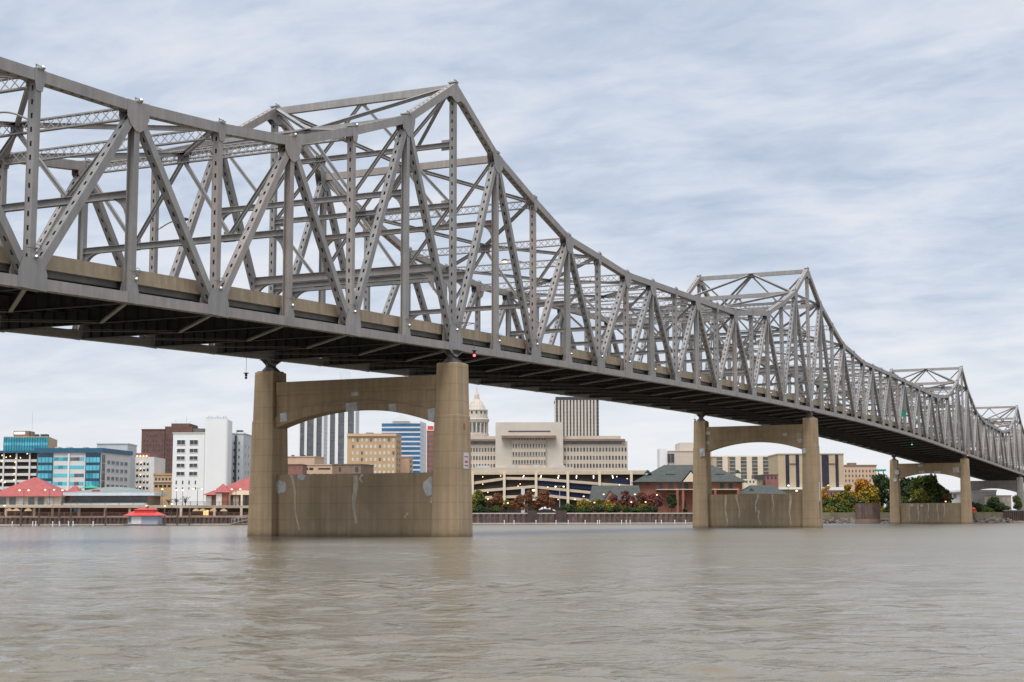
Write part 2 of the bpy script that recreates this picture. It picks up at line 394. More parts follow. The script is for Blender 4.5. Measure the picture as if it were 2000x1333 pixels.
def land():
    mb = MB(); xs = [-4000, -900, -500, -250, -126, -100, -75, -40, 0, 15, 50, 99, 130, 170, 300, 900, 4000]
    GZ = 3.3
    f = [(x, bank(x)+0.4 + (3.5 if x < -70 else 0), 3.3 if x > -72 else 2.3) for x in xs]
    vs = [(x, y, -1.5) for x, y, z in f] + [(x, y, z-0.02) for x, y, z in f] + [(x, y+16, GZ) for x, y, z in f] + [(x, 1400, 4.5) for x, y, z in f] + [(x*1.5, 9000, 6) for x, y, z in f]
    n = len(xs)
    mb.add(vs, [(k*n+i, k*n+i+1, (k+1)*n+i+1, (k+1)*n+i) for k in range(4) for i in range(n-1)])
    tag(mb.build('ground', M['ground']), kind='structure')
land()
# ------------------------------------------------------------------ the bridge
PL, BW = 9.14, 19.6
YAW = 0.428407
BX, BY = -5.4194, 137.2705
Dv = Vector((math.sin(YAW), math.cos(YAW), 0)); Nv = Vector((-math.cos(YAW), math.sin(YAW), 0)); Zv = Vector((0, 0, 1))
def zb(s):                                              # underside of the bottom chord above the water
    q = min(s, 30)
    z = 16.822 + 0.28864*q - 0.0044727*q*q - 5.6317e-5*q**3
    return z - 0.13*max(0, s-30)
def pt(s, z, w=0.0, e=0.0): return Vector((BX, BY, zb(s)+z)) + Dv*(PL*s+e) + Nv*w
TOW = (-20, 0, 15, 35, 50, 70)
HT = [25.0, 20.05, 17.1, 14.45, 13.6]
def ht(s):
    k = min(abs(s-t) for t in TOW)
    return HT[k] if k < 5 else (13.1 if s < 0 else 12.65)
S0, S1 = -13, 60
BOT = set(range(-12, 5, 2)) | {5, 7, 9, 11, 13, 15, 17, 19, 20, 22, 24, 26, 28, 30, 31, 33, 35, 37, 39, 41, 43, 45, 46, 48, 50, 52, 54, 56, 58, 60}
SKIP = {(5, 4), (20, 19), (30, 31), (45, 46)}
bridge = thing('truss_bridge', pt(0, 0, BW/2), 'long grey steel cantilever truss road bridge crossing the river on concrete piers', 'bridge')
def perf_member(mb, p0, p1, wt, dp, perf=(1, 1), hw=0.17, hl=0.34, pitch=0.86):
    p0, p1 = Vector(p0), Vector(p1); a = p1-p0; L = a.length; a /= L
    T = (Nv - a*Nv.dot(a)).normalized(); b = a.cross(T); c = (p0+p1)/2
    for sg in (-1, 1): mb.obox(c + T*sg*(wt/2-0.012), a*(L/2), T*0.012, b*(dp/2))
    wi = wt-0.05
    for i, sg in enumerate((-1, 1)):
        o = b*sg*(dp/2-0.03)
        if not perf[i]:
            mb.obox(c+o, a*(L/2), T*(wi/2), b*0.01); continue
        sw = (wi-hw)/2
        for s2 in (-1, 1): mb.obox(c+o+T*s2*(hw/2+sw/2), a*(L/2), T*(sw/2), b*0.01)
        n = max(2, int(L/pitch)); st = L/n
        for k in range(n+1):
            u0 = -L/2 + max(0, k*st - (st-hl)/2); u1 = -L/2 + min(L, k*st + (st-hl)/2)
            mb.obox(c+o+a*((u0+u1)/2), a*((u1-u0)/2), T*(hw/2+0.004), b*0.009)
def h_member(mb, p0, p1, wt, dp):
    p0, p1 = Vector(p0), Vector(p1); a = p1-p0; L = a.length; a /= L
    T = (Nv - a*Nv.dot(a)).normalized(); b = a.cross(T); c = (p0+p1)/2
    for sg in (-1, 1): mb.obox(c + T*sg*(wt/2-0.02), a*(L/2), T*0.02, b*(dp/2))
    mb.obox(c, a*(L/2), T*(wt/2-0.04), b*0.012)
ST = M['steel']
parts = {}                                              # name -> list of (distance, builder), nearest 100 become parts
def queue(name, p, mb): parts.setdefault(name, []).append(((p - Vector((0, 0, CH))).length, mb))
for w in (0.0, BW):
    tc, bc = MB(), MB()
    for s in range(S0, S1):
        k0 = min(abs(s-t) for t in TOW); k1 = min(abs(s+1-t) for t in TOW)
        g = 0.004*(s % 2)
        steep = min(k0, k1) < 3
        perf_member(tc, pt(s, ht(s)-0.36, w), pt(s+1, ht(s+1)-0.36, w), 0.66+g, 0.72-g, perf=(1, 1 if steep else 0) if True else 0)
        perf_member(bc, pt(s, 0.34, w), pt(s+1, 0.34, w), 0.66+g, 0.68-g, perf=(1, 0))
    tc.build('top_chord', ST, bridge); bc.build('bottom_chord', ST, bridge)
    for s in range(S0, S1+1):
        H = ht(s); bt = s in BOT; mb = MB()
        if bt: perf_member(mb, pt(s, 0.66, w), pt(s, H-0.7, w), 0.56, 0.46, hw=0.15, hl=0.32, pitch=0.82)
        else: h_member(mb, pt(s, 0.66, w), pt(s, H-0.7, w), 0.56, 0.5)
        queue('vertical_post', pt(s, H/2, w), mb)
        if bt:
            for q in (s-1, s+1):
                if (s, q) in SKIP or not S0 <= q <= S1: continue
                mb = MB(); p0, p1 = pt(s, 0.45, w), pt(q, ht(q)-0.5, w); u = (p1-p0).normalized()
                perf_member(mb, p0+u*0.7, p1-u*0.6, 0.60, 0.56)
                queue('diagonal', (p0+p1)/2, mb)
        # gusset plates on both faces of the truss
        gus = MB(); gut = MB(); tower = s in TOW
        def plate(poly, zoff, slope=0.0):
            gus_ = gut if zoff else gus
            for sg in (-1, 1):
                gus_.prism([pt(s, zoff + z + slope*e, w + sg*0.337, e) for e, z in poly], Nv*sg*0.016)
        if tower:
            plate([(-1.35, -0.02), (-0.3, -0.55), (0.3, -0.55), (1.35, -0.02), (1.35, 1.1), (1.0, 2.3), (-1.0, 2.3), (-1.35, 1.1)], 0)
            sl = (HT[1]-HT[0])/PL
            plate([(-1.5, 1.5*sl+0.02), (0, 0.03), (1.5, 1.5*sl+0.02), (1.5, 1.5*sl-0.8), (0.9, -1.5), (0.25, -1.8), (-0.25, -1.8), (-0.9, -1.5), (-1.5, 1.5*sl-0.8)], H)
        else:
            if bt: plate([(-1.2, -0.02), (1.2, -0.02), (1.2, 0.95), (0.85, 1.8), (-0.85, 1.8), (-1.2, 0.95)], 0)
            else: plate([(-0.5, -0.02), (0.5, -0.02), (0.5, 0.75), (0.28, 1.5), (-0.28, 1.5), (-0.5, 0.75)], 0)
            sl = (ht(s+1)+zb(s+1)-ht(s-1)-zb(s-1))/(2*PL)
            l = (ht(s)-ht(s-1)+zb(s)-zb(s-1))/PL; r = (ht(s+1)-ht(s)+zb(s+1)-zb(s))/PL
            if not bt or s in (5, 20, 30, 45): plate([(-1.1, -1.1*l+0.02), (0, 0.02), (1.1, 1.1*r+0.02), (1.1, 1.1*r-1.05), (0.75, -1.6), (0.2, -1.95), (-0.2, -1.95), (-0.75, -1.6), (-1.1, -1.1*l-1.05)], H)
            else: plate([(-0.5, -0.5*l+0.02), (0, 0.02), (0.5, 0.5*r+0.02), (0.4, -0.8), (0.25, -1.3), (-0.25, -1.3), (-0.4, -0.8)], H)
        queue('gusset_plate', pt(s, 0, w), gus); queue('gusset_plate', pt(s, H, w), gut)
        # ladder rungs, cleats and stub brackets that break up the top edge
        cap = MB()
        cap.obox(pt(s, H+0.05, w), Dv*0.28, Nv*0.42, Zv*0.05)
        for e in (-0.22, 0.22): cap.obox(pt(s, H+0.18, w-0.25, e), Dv*0.03, Nv*0.03, Zv*0.12)
        cap.bar(pt(s, H+0.27, w-0.25, -0.3), pt(s, H+0.22, w-0.25, 0.55), 0.05, 0.05)
        queue('cap_plate', pt(s, H, w), cap)
for nm, lst in parts.items():
    lst.sort(key=lambda q: q[0]); rest = MB()
    for i, (_, mb) in enumerate(lst):
        if i < 100: mb.build(nm, ST, bridge)
        else: rest.v, rest.f, rest.m = rest.v + mb.v, rest.f + [[k+len(rest.v) for k in f] for f in mb.f], rest.m + mb.m
    if rest.f: tag(rest.build(nm, ST, bridge), kind='stuff')
def lace(mb, p0, p1, dep, face, m=0):                   # laced strut: two angles and crossing flats
    p0, p1 = Vector(p0), Vector(p1); a = p1-p0; L = a.length; a /= L
    up = (Zv - a*a.z).normalized()
    for sg in (-1, 1):
        o = up*sg*(dep/2-0.05)
        mb.bar(p0+o, p1+o, 0.1, 0.34, up)
    n = int(L/(dep*0.85)); st = L/n
    for f in (-1,):
        k = face*f*0.15
        for i in range(n):
            q0, q1 = p0+a*st*i+k, p0+a*st*(i+1)+k; o = up*(dep/2-0.06)
            mb.bar(q0-o, q1+o, 0.02, 0.065, face); mb.bar(q0+o, q1-o+face*0.012, 0.02, 0.065, face)
def brace(mb, p0, p1, w=0.26, h=0.24, side=Dv):          # small H-section
    p0, p1 = Vector(p0), Vector(p1); a = (p1-p0).normalized(); sd = (Vector(side)-a*Vector(side).dot(a)).normalized(); u = a.cross(sd)
    for g in (-1, 1): mb.bar(p0+u*g*h/2, p1+u*g*h/2, w, 0.03, sd)
    mb.bar(p0, p1, 0.02, h-0.03, sd)
def knee(mb, s, h, w, sg, e=0.0, r=1.5, dep=0.45):      # rounded bracket under a strut's end
    n = 6; poly = [pt(s, h-dep/2, w+sg*0.2, e)]
    for i in range(n+1):
        t = math.pi/2*i/n
        poly.append(pt(s, h-dep/2-r+r*math.sin(t), w+sg*(0.3+r-r*math.cos(t)), e))
    mb.prism([p-Dv*0.03 for p in poly], Dv*0.06)
    for i in range(1, n+1):
        mb.obox((poly[i]+poly[i+1])/2, (poly[i+1]-poly[i])/2, Dv*0.2, (poly[i+1]-poly[i]).normalized().cross(Dv)*0.02)
for s in range(S0, S1+1):
    H = ht(s); k = min(abs(s-t) for t in TOW); tower = k == 0
    mb = MB(); wq = (0.3, 0.27*BW, BW/2, 0.73*BW, BW-0.3)
    def strut(h, dep=0.46, solid=False):
        if solid: mb.bar(pt(s, h, 0.25), pt(s, h, BW-0.25), 0.44, dep, Dv); return
        brace(mb, pt(s, h, 0.25), pt(s, h, BW-0.25), 0.42, dep)
    if tower:
        lv = [H-0.5, 19.2, 13.5, 7.1]
        for h in lv[:-1]: strut(h, 0.72 if h == lv[0] else 0.42, h == lv[0])
    elif k == 1:
        lv = [H-0.5, 13.2]; strut(lv[0], 0.7, True)
    else:
        lace(mb, pt(s, H-0.62, 0.3), pt(s, H-0.62, BW-0.3), 0.86, Dv)
        lv = [H-0.6, 7.1] if s not in BOT else [H-0.6]
    if len(lv) > 1:
        strut(lv[-1])
        knee(mb, s, lv[-1], 0, 1); knee(mb, s, lv[-1], BW, -1)
        if k == 1 or tower:
            for h in lv[1:-1]:
                for ww in (0.7, BW-0.7): mb.obox(pt(s, h, ww), Nv*0.5, Zv*0.5, Dv*0.02)
        for i in range(len(lv)-1):
            a, b = lv[i]-0.2, lv[i+1]+0.2
            ends = (0, 2, 4); qs = (1, 3)
            for q in qs:
                for e in (q-1, q+1):
                    if i % 2 == 0: brace(mb, pt(s, a, wq[e]), pt(s, b, wq[q]))
                    else: brace(mb, pt(s, a, wq[q]), pt(s, b, wq[e]))
            for q in (qs if i % 2 == 0 else ends): 
                if 0 < q < 4: mb.obox(pt(s, lv[i+1]+0.1, wq[q]), Nv*0.55, Zv*0.42, Dv*0.025)
            for q in ((2,) if i % 2 == 0 else qs): mb.obox(pt(s, lv[i]-0.1, wq[q]), Nv*0.55, Zv*0.45, Dv*0.025)
    mb.build('sway_frame', ST, bridge)
    if tower:                                           # portal struts between the inclined members that meet at the tower's foot
        for sg in (-1, 1):
            pm = MB(); q = (7.1-0.45)/(HT[1]-0.95); e = sg*PL*q; sl = s+sg*q
            P0, P1 = pt(sl, 7.3, 0.25), pt(sl, 7.3, BW-0.25)
            brace(pm, P0, P1, 0.5, 0.7)
            for ww, g in ((0, 1), (BW, -1)): knee(pm, sl, 7.3, ww, g, 0, 1.7, 0.7)
            pm.build('portal_strut', ST, bridge)
for s in range(S0, S1):                                 # lateral bracing, one crossing set per panel
    mb = MB()
    k = min(abs(s-t) for t in TOW)
    a, b = (s, s+1) if (s % 2 == 0) else (s+1, s)        # nodes at a, meeting in the middle of strut b
    mid = pt(b, ht(b)-0.35, BW/2)
    for w in (0.3, BW-0.3): brace(mb, pt(a, ht(a)-0.35, w), mid, 0.3, 0.3, Nv)
    mb.obox(mid, Dv*0.6, Nv*0.6, Zv*0.02)
    mb.build('top_lateral', ST, bridge)
    for fl in (0, 1):
        mb = MB(); w0, w1 = (0.2, BW/2) if not fl else (BW-0.2, BW/2)
        mb.bar(pt(s, 0.14+0.02*fl, w0), pt(s+1, 0.14+0.02*fl, w1), 0.03, 0.22, Zv)
        mb.bar(pt(s, 0.02+0.02*fl, w0), pt(s+1, 0.02+0.02*fl, w1), 0.02, 0.26, Zv)
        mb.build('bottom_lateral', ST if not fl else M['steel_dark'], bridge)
def sweep(mb, prof, lo=S0, hi=S1, m=0):                 # a cross-section (w, z) carried along the deck
    n = len(prof); vs = []; fs = []
    for s in range(lo, hi+1): vs += [pt(s, z, w) for w, z in prof]
    for i in range(hi-lo): fs += [(i*n+k, i*n+(k+1) % n, (i+1)*n+(k+1) % n, (i+1)*n+k) for k in range(n)]
    fs += [tuple(range(n)), tuple(range((hi-lo)*n, (hi-lo+1)*n))]
    mb.add(vs, fs, m)
def rect(w0, w1, z0, z1): return [(w0, z0), (w1, z0), (w1, z1), (w0, z1)]
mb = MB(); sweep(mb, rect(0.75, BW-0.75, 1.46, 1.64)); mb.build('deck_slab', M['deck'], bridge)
mb = MB(); sweep(mb, rect(1.25, BW-1.25, 1.644, 1.67)); mb.build('road_surface', M['asphalt'], bridge)
for sg, w0 in ((1, 0.62), (-1, BW-0.62)):
    mb = MB()
    for s in range(S0, S1):                              # one casting per half panel, open joints between
        for q in (0, 0.5):
            a, b = s+q+0.0007, s+q+0.4993
            for pf in ([(-0.04, 1.43), (0.5, 1.43), (0.5, 1.62), (-0.04, 1.62)], [(0.05, 1.62), (0.55, 1.62), (0.42, 1.82), (0.36, 2.38), (0.05, 2.38)]):
                n = len(pf); vs = [pt(a, z, w0+sg*w) for w, z in pf] + [pt(b, z, w0+sg*w) for w, z in pf]
                mb.add(vs, [(i, (i+1) % n, n+(i+1) % n, n+i) for i in range(n)] + [tuple(range(n)), tuple(range(n, 2*n))])
    mb.build('parapet', M['parapet'], bridge)
for i in range(11):
    w = 0.95 + i*(BW-1.9)/10; mb = MB()
    sweep(mb, rect(w-0.012, w+0.012, 1.06, 1.45)); sweep(mb, rect(w-0.16, w+0.16, 1.035, 1.06)); 
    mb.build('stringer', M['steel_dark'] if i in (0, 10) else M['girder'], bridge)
for s in range(S0, S1+1):
    mb = MB()
    mb.obox(pt(s, 0.72, BW/2), Nv*(BW/2-0.4), Dv*0.012, Zv*0.68)
    for z in (0.03, 1.42): mb.obox(pt(s, z, BW/2), Nv*(BW/2-0.4), Dv*0.19, Zv*0.02)
    for i in range(17):
        w = 1.2 + i*(BW-2.4)/16
        for e in (-0.09, 0.09): mb.obox(pt(s, 0.72, w, e), Nv*0.01, Dv*0.07, Zv*0.66)
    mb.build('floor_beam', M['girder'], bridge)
# bearings on the piers
for s in (0, 15, 35, 50):
    for w in (0.0, BW):
        mb = MB(); b = pt(s, 0, w)
        for i in range(5):
            e = (i-2)*0.24
            mb.prism([b+Nv*(-0.75)+Dv*e+Zv*(-0.06), b+Nv*0.75+Dv*e+Zv*(-0.06), b+Nv*0.2+Dv*e-Zv*0.52, b-Nv*0.2+Dv*e-Zv*0.52], Dv*0.05)
            mb.prism([b-Nv*0.2+Dv*e-Zv*0.6, b+Nv*0.2+Dv*e-Zv*0.6, b+Nv*0.8+Dv*e-Zv*1.12, b-Nv*0.8+Dv*e-Zv*1.12], Dv*0.05)
        mb.tube([b-Dv*0.7-Zv*0.56, b+Dv*0.7-Zv*0.56], 0.16, 8)
        mb.obox(b-Zv*0.03, Nv*0.8, Dv*0.75, Zv*0.03); mb.obox(b-Zv*1.16, Nv*0.95, Dv*0.85, Zv*0.05)
        mb.build('bearing', M['steel_dark'], bridge)
# ------------------------------------------------------------------ piers
def pier(s, label, cm, ground=-3.0, patches=(), streaks=(), grey=False):
    O = pt(s, 0, 0); O.z = 0
    top = zb(s)-1.21
    def P(w, e, z): return O + Nv*w + Dv*e + Zv*z
    t = thing('bridge_pier', P(BW/2, 0, max(ground, 0)), label, 'bridge pier', 'concrete piers under the bridge')
    for w in (0.0, BW):
        mb = MB()
        def ring(z, x=0.0):
            k = (top-z)/16.0; a = 1.04+0.30*k+x; b = 1.18+0.26*k+x; c = 0.06
            return [P(w+u, v, z) for u, v in ((-a, -b+c), (-a+c, -b), (a-c, -b), (a, -b+c), (a, b-c), (a-c, b), (-a+c, b), (-a, b-c))]
        zs = [(ground, 0.05), (top-4.75, 0.05), (top-4.72, 0.0), (top-0.06, 0.0), (top, -0.06)]
        for (za, xa), (zc, xc) in zip(zs, zs[1:]): mb.loft(ring(za, xa), ring(zc, xc)) if zc-za > 0.2 else None
        mb.loft(ring(top-4.75, 0.03), ring(top-4.72, 0.0)); mb.loft(ring(top-0.06, 0), ring(top, -0.06))
        mb.build('column', cm, t)
    # arched cross beam: recessed face with a projecting lower band that follows the soffit
    w0, w1 = 1.15, BW-1.15; zt = top-1.05; n = 28
    def arc(u, z0, rise): return z0 + rise*(1-(2*u-1)**2)
    zsp = top-5.45
    mb = MB()
    def strip(e, zlo, zhi, m=0):
        vs = []
        for i in range(n+1):
            u = i/n; w = w0+(w1-w0)*u
            vs += [P(w, -e, zlo(u)), P(w, -e, zhi(u)), P(w, e, zhi(u)), P(w, e, zlo(u))]
        mb.add(vs, [(i*4+k, i*4+(k+1) % 4, i*4+4+(k+1) % 4, i*4+4+k) for i in range(n) for k in range(4)] + [(0, 1, 2, 3), (n*4, n*4+1, n*4+2, n*4+3)], m)
    lo = lambda u: arc(u, zsp, 1.55)
    mi = lambda u: arc(u, zsp+1.05, 1.3)
    strip(0.92, lambda u: lo(u)+0.001, mi)
    strip(0.74, mi, lambda u: zt-1.25)
    strip(0.82, lambda u: zt-1.25, lambda u: zt)
    beam = mb.build('arched_beam', cm, t)
    mb = MB(); we = 0.95; wt_ = 5.75 if not grey else ground
    wall = None
    if not grey:
        mb.obox(P(BW/2, 0, (wt_+ground)/2), Nv*(BW/2-1.0), Dv*0.62, Zv*((wt_-ground)/2)); mb.obox(P(BW/2, 0, wt_+0.012), Nv*(BW/2-1.05), Dv*0.55, Zv*0.012)
        wall = mb.build('base_wall', cm, t)
        r = random.Random(s+3)
        for (u, z, rw, rh) in patches:
            mb = MB(); k = 14; ww = BW*(1-u); e0 = -0.62 if z < 6 else (-0.92 if z < mi(1-u) else -0.74)
            if e0 == -0.74 and z > zt-1.25: e0 = -0.82
            if z > 6 and (u < 0.06 or u > 0.94): e0 = -1.5
            poly = [P(ww+rw*math.cos(2*math.pi*i/k)*r.uniform(0.7, 1.1)*(1 if z < 6 else 1.1), e0-0.004, z+rh*math.sin(2*math.pi*i/k)*r.uniform(0.7, 1.1)) for i in range(k)]
            if z > 6: poly = [P(ww-rw, e0-0.004, z-rh*0.9), P(ww+rw*0.9, e0-0.004, z-rh), P(ww+rw, e0-0.004, z+rh*0.8), P(ww-rw*0.8, e0-0.004, z+rh)]
            mb.prism(poly, -Dv*0.02); mb.build('repair_patch', M['patch'], wall if z < 6 else beam)
        for (u, z0, z1, wd, dr) in streaks:
            mb = MB(); L, R = [], []; k = 12; ww = BW*(1-u)
            for i in range(k+1):
                q = i/k; c = ww + dr*q + 0.12*math.sin(q*7+u*20); h = wd*(1-0.6*q)*r.uniform(0.6, 1.2)
                L.append(P(c+h, -0.625, z0+(z1-z0)*q)); R.append(P(c-h, -0.625, z0+(z1-z0)*q))
            mb.prism(L + R[::-1], -Dv*0.006); mb.build('mineral_streak', M['efflo'], wall)
    return t, P
p1, P1 = pier(0, 'nearest tan concrete bridge pier standing in brown water with two bigger mortar patches', M['pier'],
     patches=[(0.085, 4.6, 0.75, 0.7), (0.21, 5.55, 0.55, 0.3), (0.915, 4.5, 0.95, 1.0), (0.93, 3.3, 0.55, 0.6), (0.5, 13.25, 0.42, 0.3), (0.49, 11.95, 0.65, 0.42), (0.71, 11.75, 0.42, 0.36), (0.11, 11.2, 0.42, 0.45), (0.925, 11.0, 0.55, 0.62)],
     streaks=[(0.15, 5.7, 0.6, 0.16, -0.9), (0.50, 5.6, 1.2, 0.3, -0.1), (0.535, 5.7, 4.9, 0.2, 0.0), (0.78, 2.2, 1.6, 0.12, 0.1)])
p2, P2 = pier(15, 'middle tan concrete bridge pier with white streaks below the brick station', M['pier'],
     patches=[(0.06, 14.9, 0.55, 0.35), (0.07, 16.6, 0.6, 0.3), (0.78, 16.0, 0.4, 0.25), (0.93, 14.9, 0.7, 0.42), (0.955, 13.1, 0.35, 0.5), (0.03, 13.2, 0.5, 0.75)],
     streaks=[(0.22, 5.7, 0.4, 0.2, -0.3), (0.33, 5.7, 1.6, 0.2, -0.4), (0.52, 5.7, 2.6, 0.22, 0.5), (0.52, 3.0, 0.5, 0.18, -0.3), (0.66, 5.7, 2.7, 0.18, 0.1), (0.81, 5.7, 0.5, 0.22, 0.0)])
p3, P3 = pier(35, 'farthest tan river pier with grey patches, in front of green trees', M['pier'],
     patches=[(0.05, 14.6, 0.6, 0.7), (0.06, 16.2, 0.4, 0.3), (0.38, 16.4, 0.7, 0.35), (0.4, 14.6, 0.8, 0.4), (0.62, 14.4, 1.0, 0.4), (0.88, 15.5, 0.9, 1.3), (0.02, 12.4, 0.5, 0.5), (0.06, 5.2, 0.5, 0.4), (0.24, 5.2, 0.55, 0.35), (0.38, 5.1, 0.5, 0.4)],
     streaks=[(0.2, 5.7, 0.8, 0.2, 0.0), (0.33, 5.7, 0.6, 0.25, 0.1), (0.47, 5.7, 1.4, 0.2, 0.0), (0.6, 5.7, 1.0, 0.2, -0.1), (0.7, 5.7, 1.6, 0.2, 0.1)])
p4, P4 = pier(50, 'grey concrete bridge pier standing on the far bank at the right edge', M['pier_grey'], ground=3.0, grey=True)
# notice board and red mark on the near column, gauge board on the second pier
mb = MB(); a = P1(-1.42, 0.35, 6.9)
def on_outer(P, e, z, hw, hh, top, s):
    k = (top-z)/16.0; a = 1.04+0.30*k + (0.05 if z < top-4.75 else 0)
    return P(-a-0.02, e, z)
c = on_outer(P1, 0.25, 6.8, 0, 0, zb(0)-1.21, 0)
mb.obox(c, Dv*0.5, Nv*0.02, Zv*0.72); mb.obox(c - Nv*0.022 + Zv*0.35, Dv*0.36, Nv*0.003, Zv*0.05, 1); mb.obox(c - Nv*0.022 - Zv*0.1, Dv*0.30, Nv*0.003, Zv*0.09, 1); mb.obox(c - Nv*0.022 - Zv*0.45, Dv*0.36, Nv*0.003, Zv*0.05, 1)
tag(mb.build('notice_board', [M['white_sign'], M['red_paint']], None, org=c), 'white notice board fixed low on the nearest pier', 'sign')
mb = MB(); c = on_outer(P1, 0.0, 9.85, 0, 0, zb(0)-1.21, 0)
mb.obox(c, Dv*0.12, Nv*0.012, Zv*0.28); mb.obox(c+Zv*0.1+Dv*0.14, Dv*0.05, Nv*0.011, Zv*0.06)
tag(mb.build('warning_marker', M['red_paint'], None, org=c), 'small red marker on the nearest pier above the notice board', 'sign')
mb = MB(); c = on_outer(P2, -0.4, 3.9, 0, 0, zb(15)-1.21, 15)
mb.obox(c+Zv*2.2, Dv*0.3, Nv*0.03, Zv*1.6); mb.obox(c-Zv*1.4, Dv*0.2, Nv*0.025, Zv*1.9, 1)
for i in range(8): mb.obox(c+Zv*(0.9+0.36*i)-Nv*0.033, Dv*0.16, Nv*0.003, Zv*0.04, 1)
tag(mb.build('river_gauge', [M['white_sign'], M['wood']], None, org=c), 'tall white gauge board on the middle pier beside the water', 'gauge')
# ------------------------------------------------------------------ lamps on the bridge
def bridge_lamp(s, w, sg):
    base = pt(s, 9.9, w)
    return base
lamps = [(-6, 0), (2, 0), (10, 0), (18, 0), (26, 0), (-2, 1), (6, 1), (14, 1), (22, 1)]
names = {(-6, 0): 'curved arm road lamp high on the leftmost near post', (2, 0): 'lit curved arm road lamp right of the nearest tower, upper of two',
 (10, 0): 'curved arm road lamp on the near truss midway between first two towers', (18, 0): 'curved arm road lamp on the near truss just past the second tower',
 (26, 0): 'curved arm road lamp on the near truss left of the third tower', (-2, 1): 'thin curved arm road lamp on the far truss left of the first tower',
 (6, 1): 'lit curved arm road lamp right of the nearest tower, lower of two', (14, 1): 'curved arm road lamp on the far truss beside the second tower',
 (22, 1): 'curved arm road lamp on the far truss past the second tower'}
for s, f in lamps:
    w = BW if f else 0.0; sg = -1 if f else 1
    b = pt(s, 9.2, w+sg*0.3)
    t = thing('road_lamp', b, names[(s, f)], 'street lamp', 'curved arm lamps on the bridge')
    mb = MB(); pts = []
    for i in range(8):
        q = i/7; pts.append(b + Nv*sg*(2.6*q) + Zv*(0.9 + 0.75*math.sin(q*math.pi*0.55)))
    mb.tube([b, b+Zv*0.9] + pts[1:], 0.06, 6); mb.obox(b+Zv*0.1, Nv*0.08, Dv*0.12, Zv*0.25)
    mb.build('arm', ST, t)
    e = pts[-1]; mb = MB(); mb.ball(e+Nv*sg*0.3, 0.34, 0, 0.4)
    h = mb.build('lamp_head', M['dark_metal'], t)
    mb = MB(); mb.ball(e+Nv*sg*0.3-Zv*0.12, 0.25 if (s, f) in ((2, 0), (6, 1)) else 0.1, 0, 0.6)
    mb.build('lens', M['lens_warm'] if (s, f) in ((2, 0), (6, 1), (-6, 0)) else M['white_sign'], h)
# small marker lights on the outer truss
def where(s):
    i = min(range(4), key=lambda j: abs(s-(0, 15, 35, 50)[j])); k = s-(0, 15, 35, 50)[i]
    tn = ('nearest', 'second', 'third', 'farthest')[i]
    if k == 0: return 'at the %s tower' % tn
    return '%s post %s of the %s tower' % (ORD[abs(k)-1], 'left' if k < 0 else 'right', tn)
proto = None
for s in range(-7, 36):
    for lvl in (0, 1):
        if (lvl == 1 and s not in (-6, -5, -3, -2)) or s > 20: continue
        z = (1.95 if s in BOT else 1.6) if lvl == 0 else ht(s)+0.22
        c = pt(s, z, -0.42, 0.15)
        lb = ('small white marker light on the bottom chord, ' if lvl == 0 else 'small white marker light on the top chord, ') + where(s)
        if proto is None:
            proto = MB(); proto.obox(c-Zv*0.12, Dv*0.08, Nv*0.08, Zv*0.06); proto.ball(c, 0.07, 1)
            proto.bar(c-Zv*0.12, c-Zv*0.12+Nv*0.12, 0.05, 0.05)
            proto = proto.build('marker_light', [M['steel_dark'], M['lens_white']], None, org=c)
            o = proto
        else:
            o = proto.copy(); COL.objects.link(o); o.location = c
        tag(o, lb, 'marker light', 'white marker lights along the bridge')
        if lvl == 0 and s < 12:                          # conduit loop beside the light
            mb = MB(); q = [pt(s, z+0.45+0.25*math.sin(i*0.9), -0.42, 0.25+0.3*math.cos(i*0.9)) for i in range(8)]
            mb.tube([pt(s, z+0.4, -0.42, -0.75)] + q, 0.022, 4)
            mb.build('cable_loop', M['steel_dark'], bridge)
# navigation lights hanging under the bridge
def nav(s, w, drop, lens, label, arm):
    c = pt(s, 0, w) + arm; top = c.copy(); low = pt(s, 0, w) + arm; low.z = zb(s)-drop
    t = thing('navigation_light', low, label, 'navigation light', 'navigation lights hanging from the bridge')
    mb = MB(); mb.tube([top, low+Zv*0.4], 0.018, 5)
    if arm.length > 0.5: mb.bar(top - (arm-Zv*arm.z) , top, 0.08, 0.08); mb.bar(top-(arm-Zv*arm.z)-Zv*0.5, top, 0.05, 0.05)
    mb.build('hanger', M['steel_dark'], t)
    mb = MB(); mb.tube([low+Zv*0.4, low+Zv*0.12], 0.12, 8); mb.obox(low+Zv*0.42, (0.22, 0, 0), (0, 0.22, 0), (0, 0, 0.03)); mb.build('housing', M['black'], t)
    mb = MB(); mb.ball(low-Zv*0.02, 0.13); mb.build('lens', lens, t)
nav(0.05, -0.4, 0.35, M['lens_red'], 'red lit navigation light hanging beside the nearest tower', Vector(-Nv*1.0 + Dv*1.2 + Zv*2.6))
nav(-0.45, BW, 1.9, M['dark_metal'], 'dark navigation light hanging left of the nearest pier', Vector((0, 0, 0)))
nav(14.6, BW, 1.4, M['dark_metal'], 'dark navigation light hanging left of the middle pier', Vector((0, 0, 0)))
nav(25.6, -0.4, 1.9, M['lens_green'], 'green navigation light hanging under the span before the third tower', Vector((0, 0, 0)))
nav(34.6, -0.4, 0.3, M['lens_red'], 'faint red navigation light beside the third tower foot', Vector(-Nv*0.6+Dv*2.5+Zv*0.2))
c = pt(25, 5.0, 0.9)
t = thing('highway_sign', pt(25, 1.46, 0.9), 'green sign panel seen between bridge posts left of the third tower', 'sign')
mb = MB(); mb.obox(pt(25, 4.9, 0.9), Nv*1.1, Dv*0.03, Zv*0.75); mb.build('panel', M['green_sign'], t)
mb = MB()
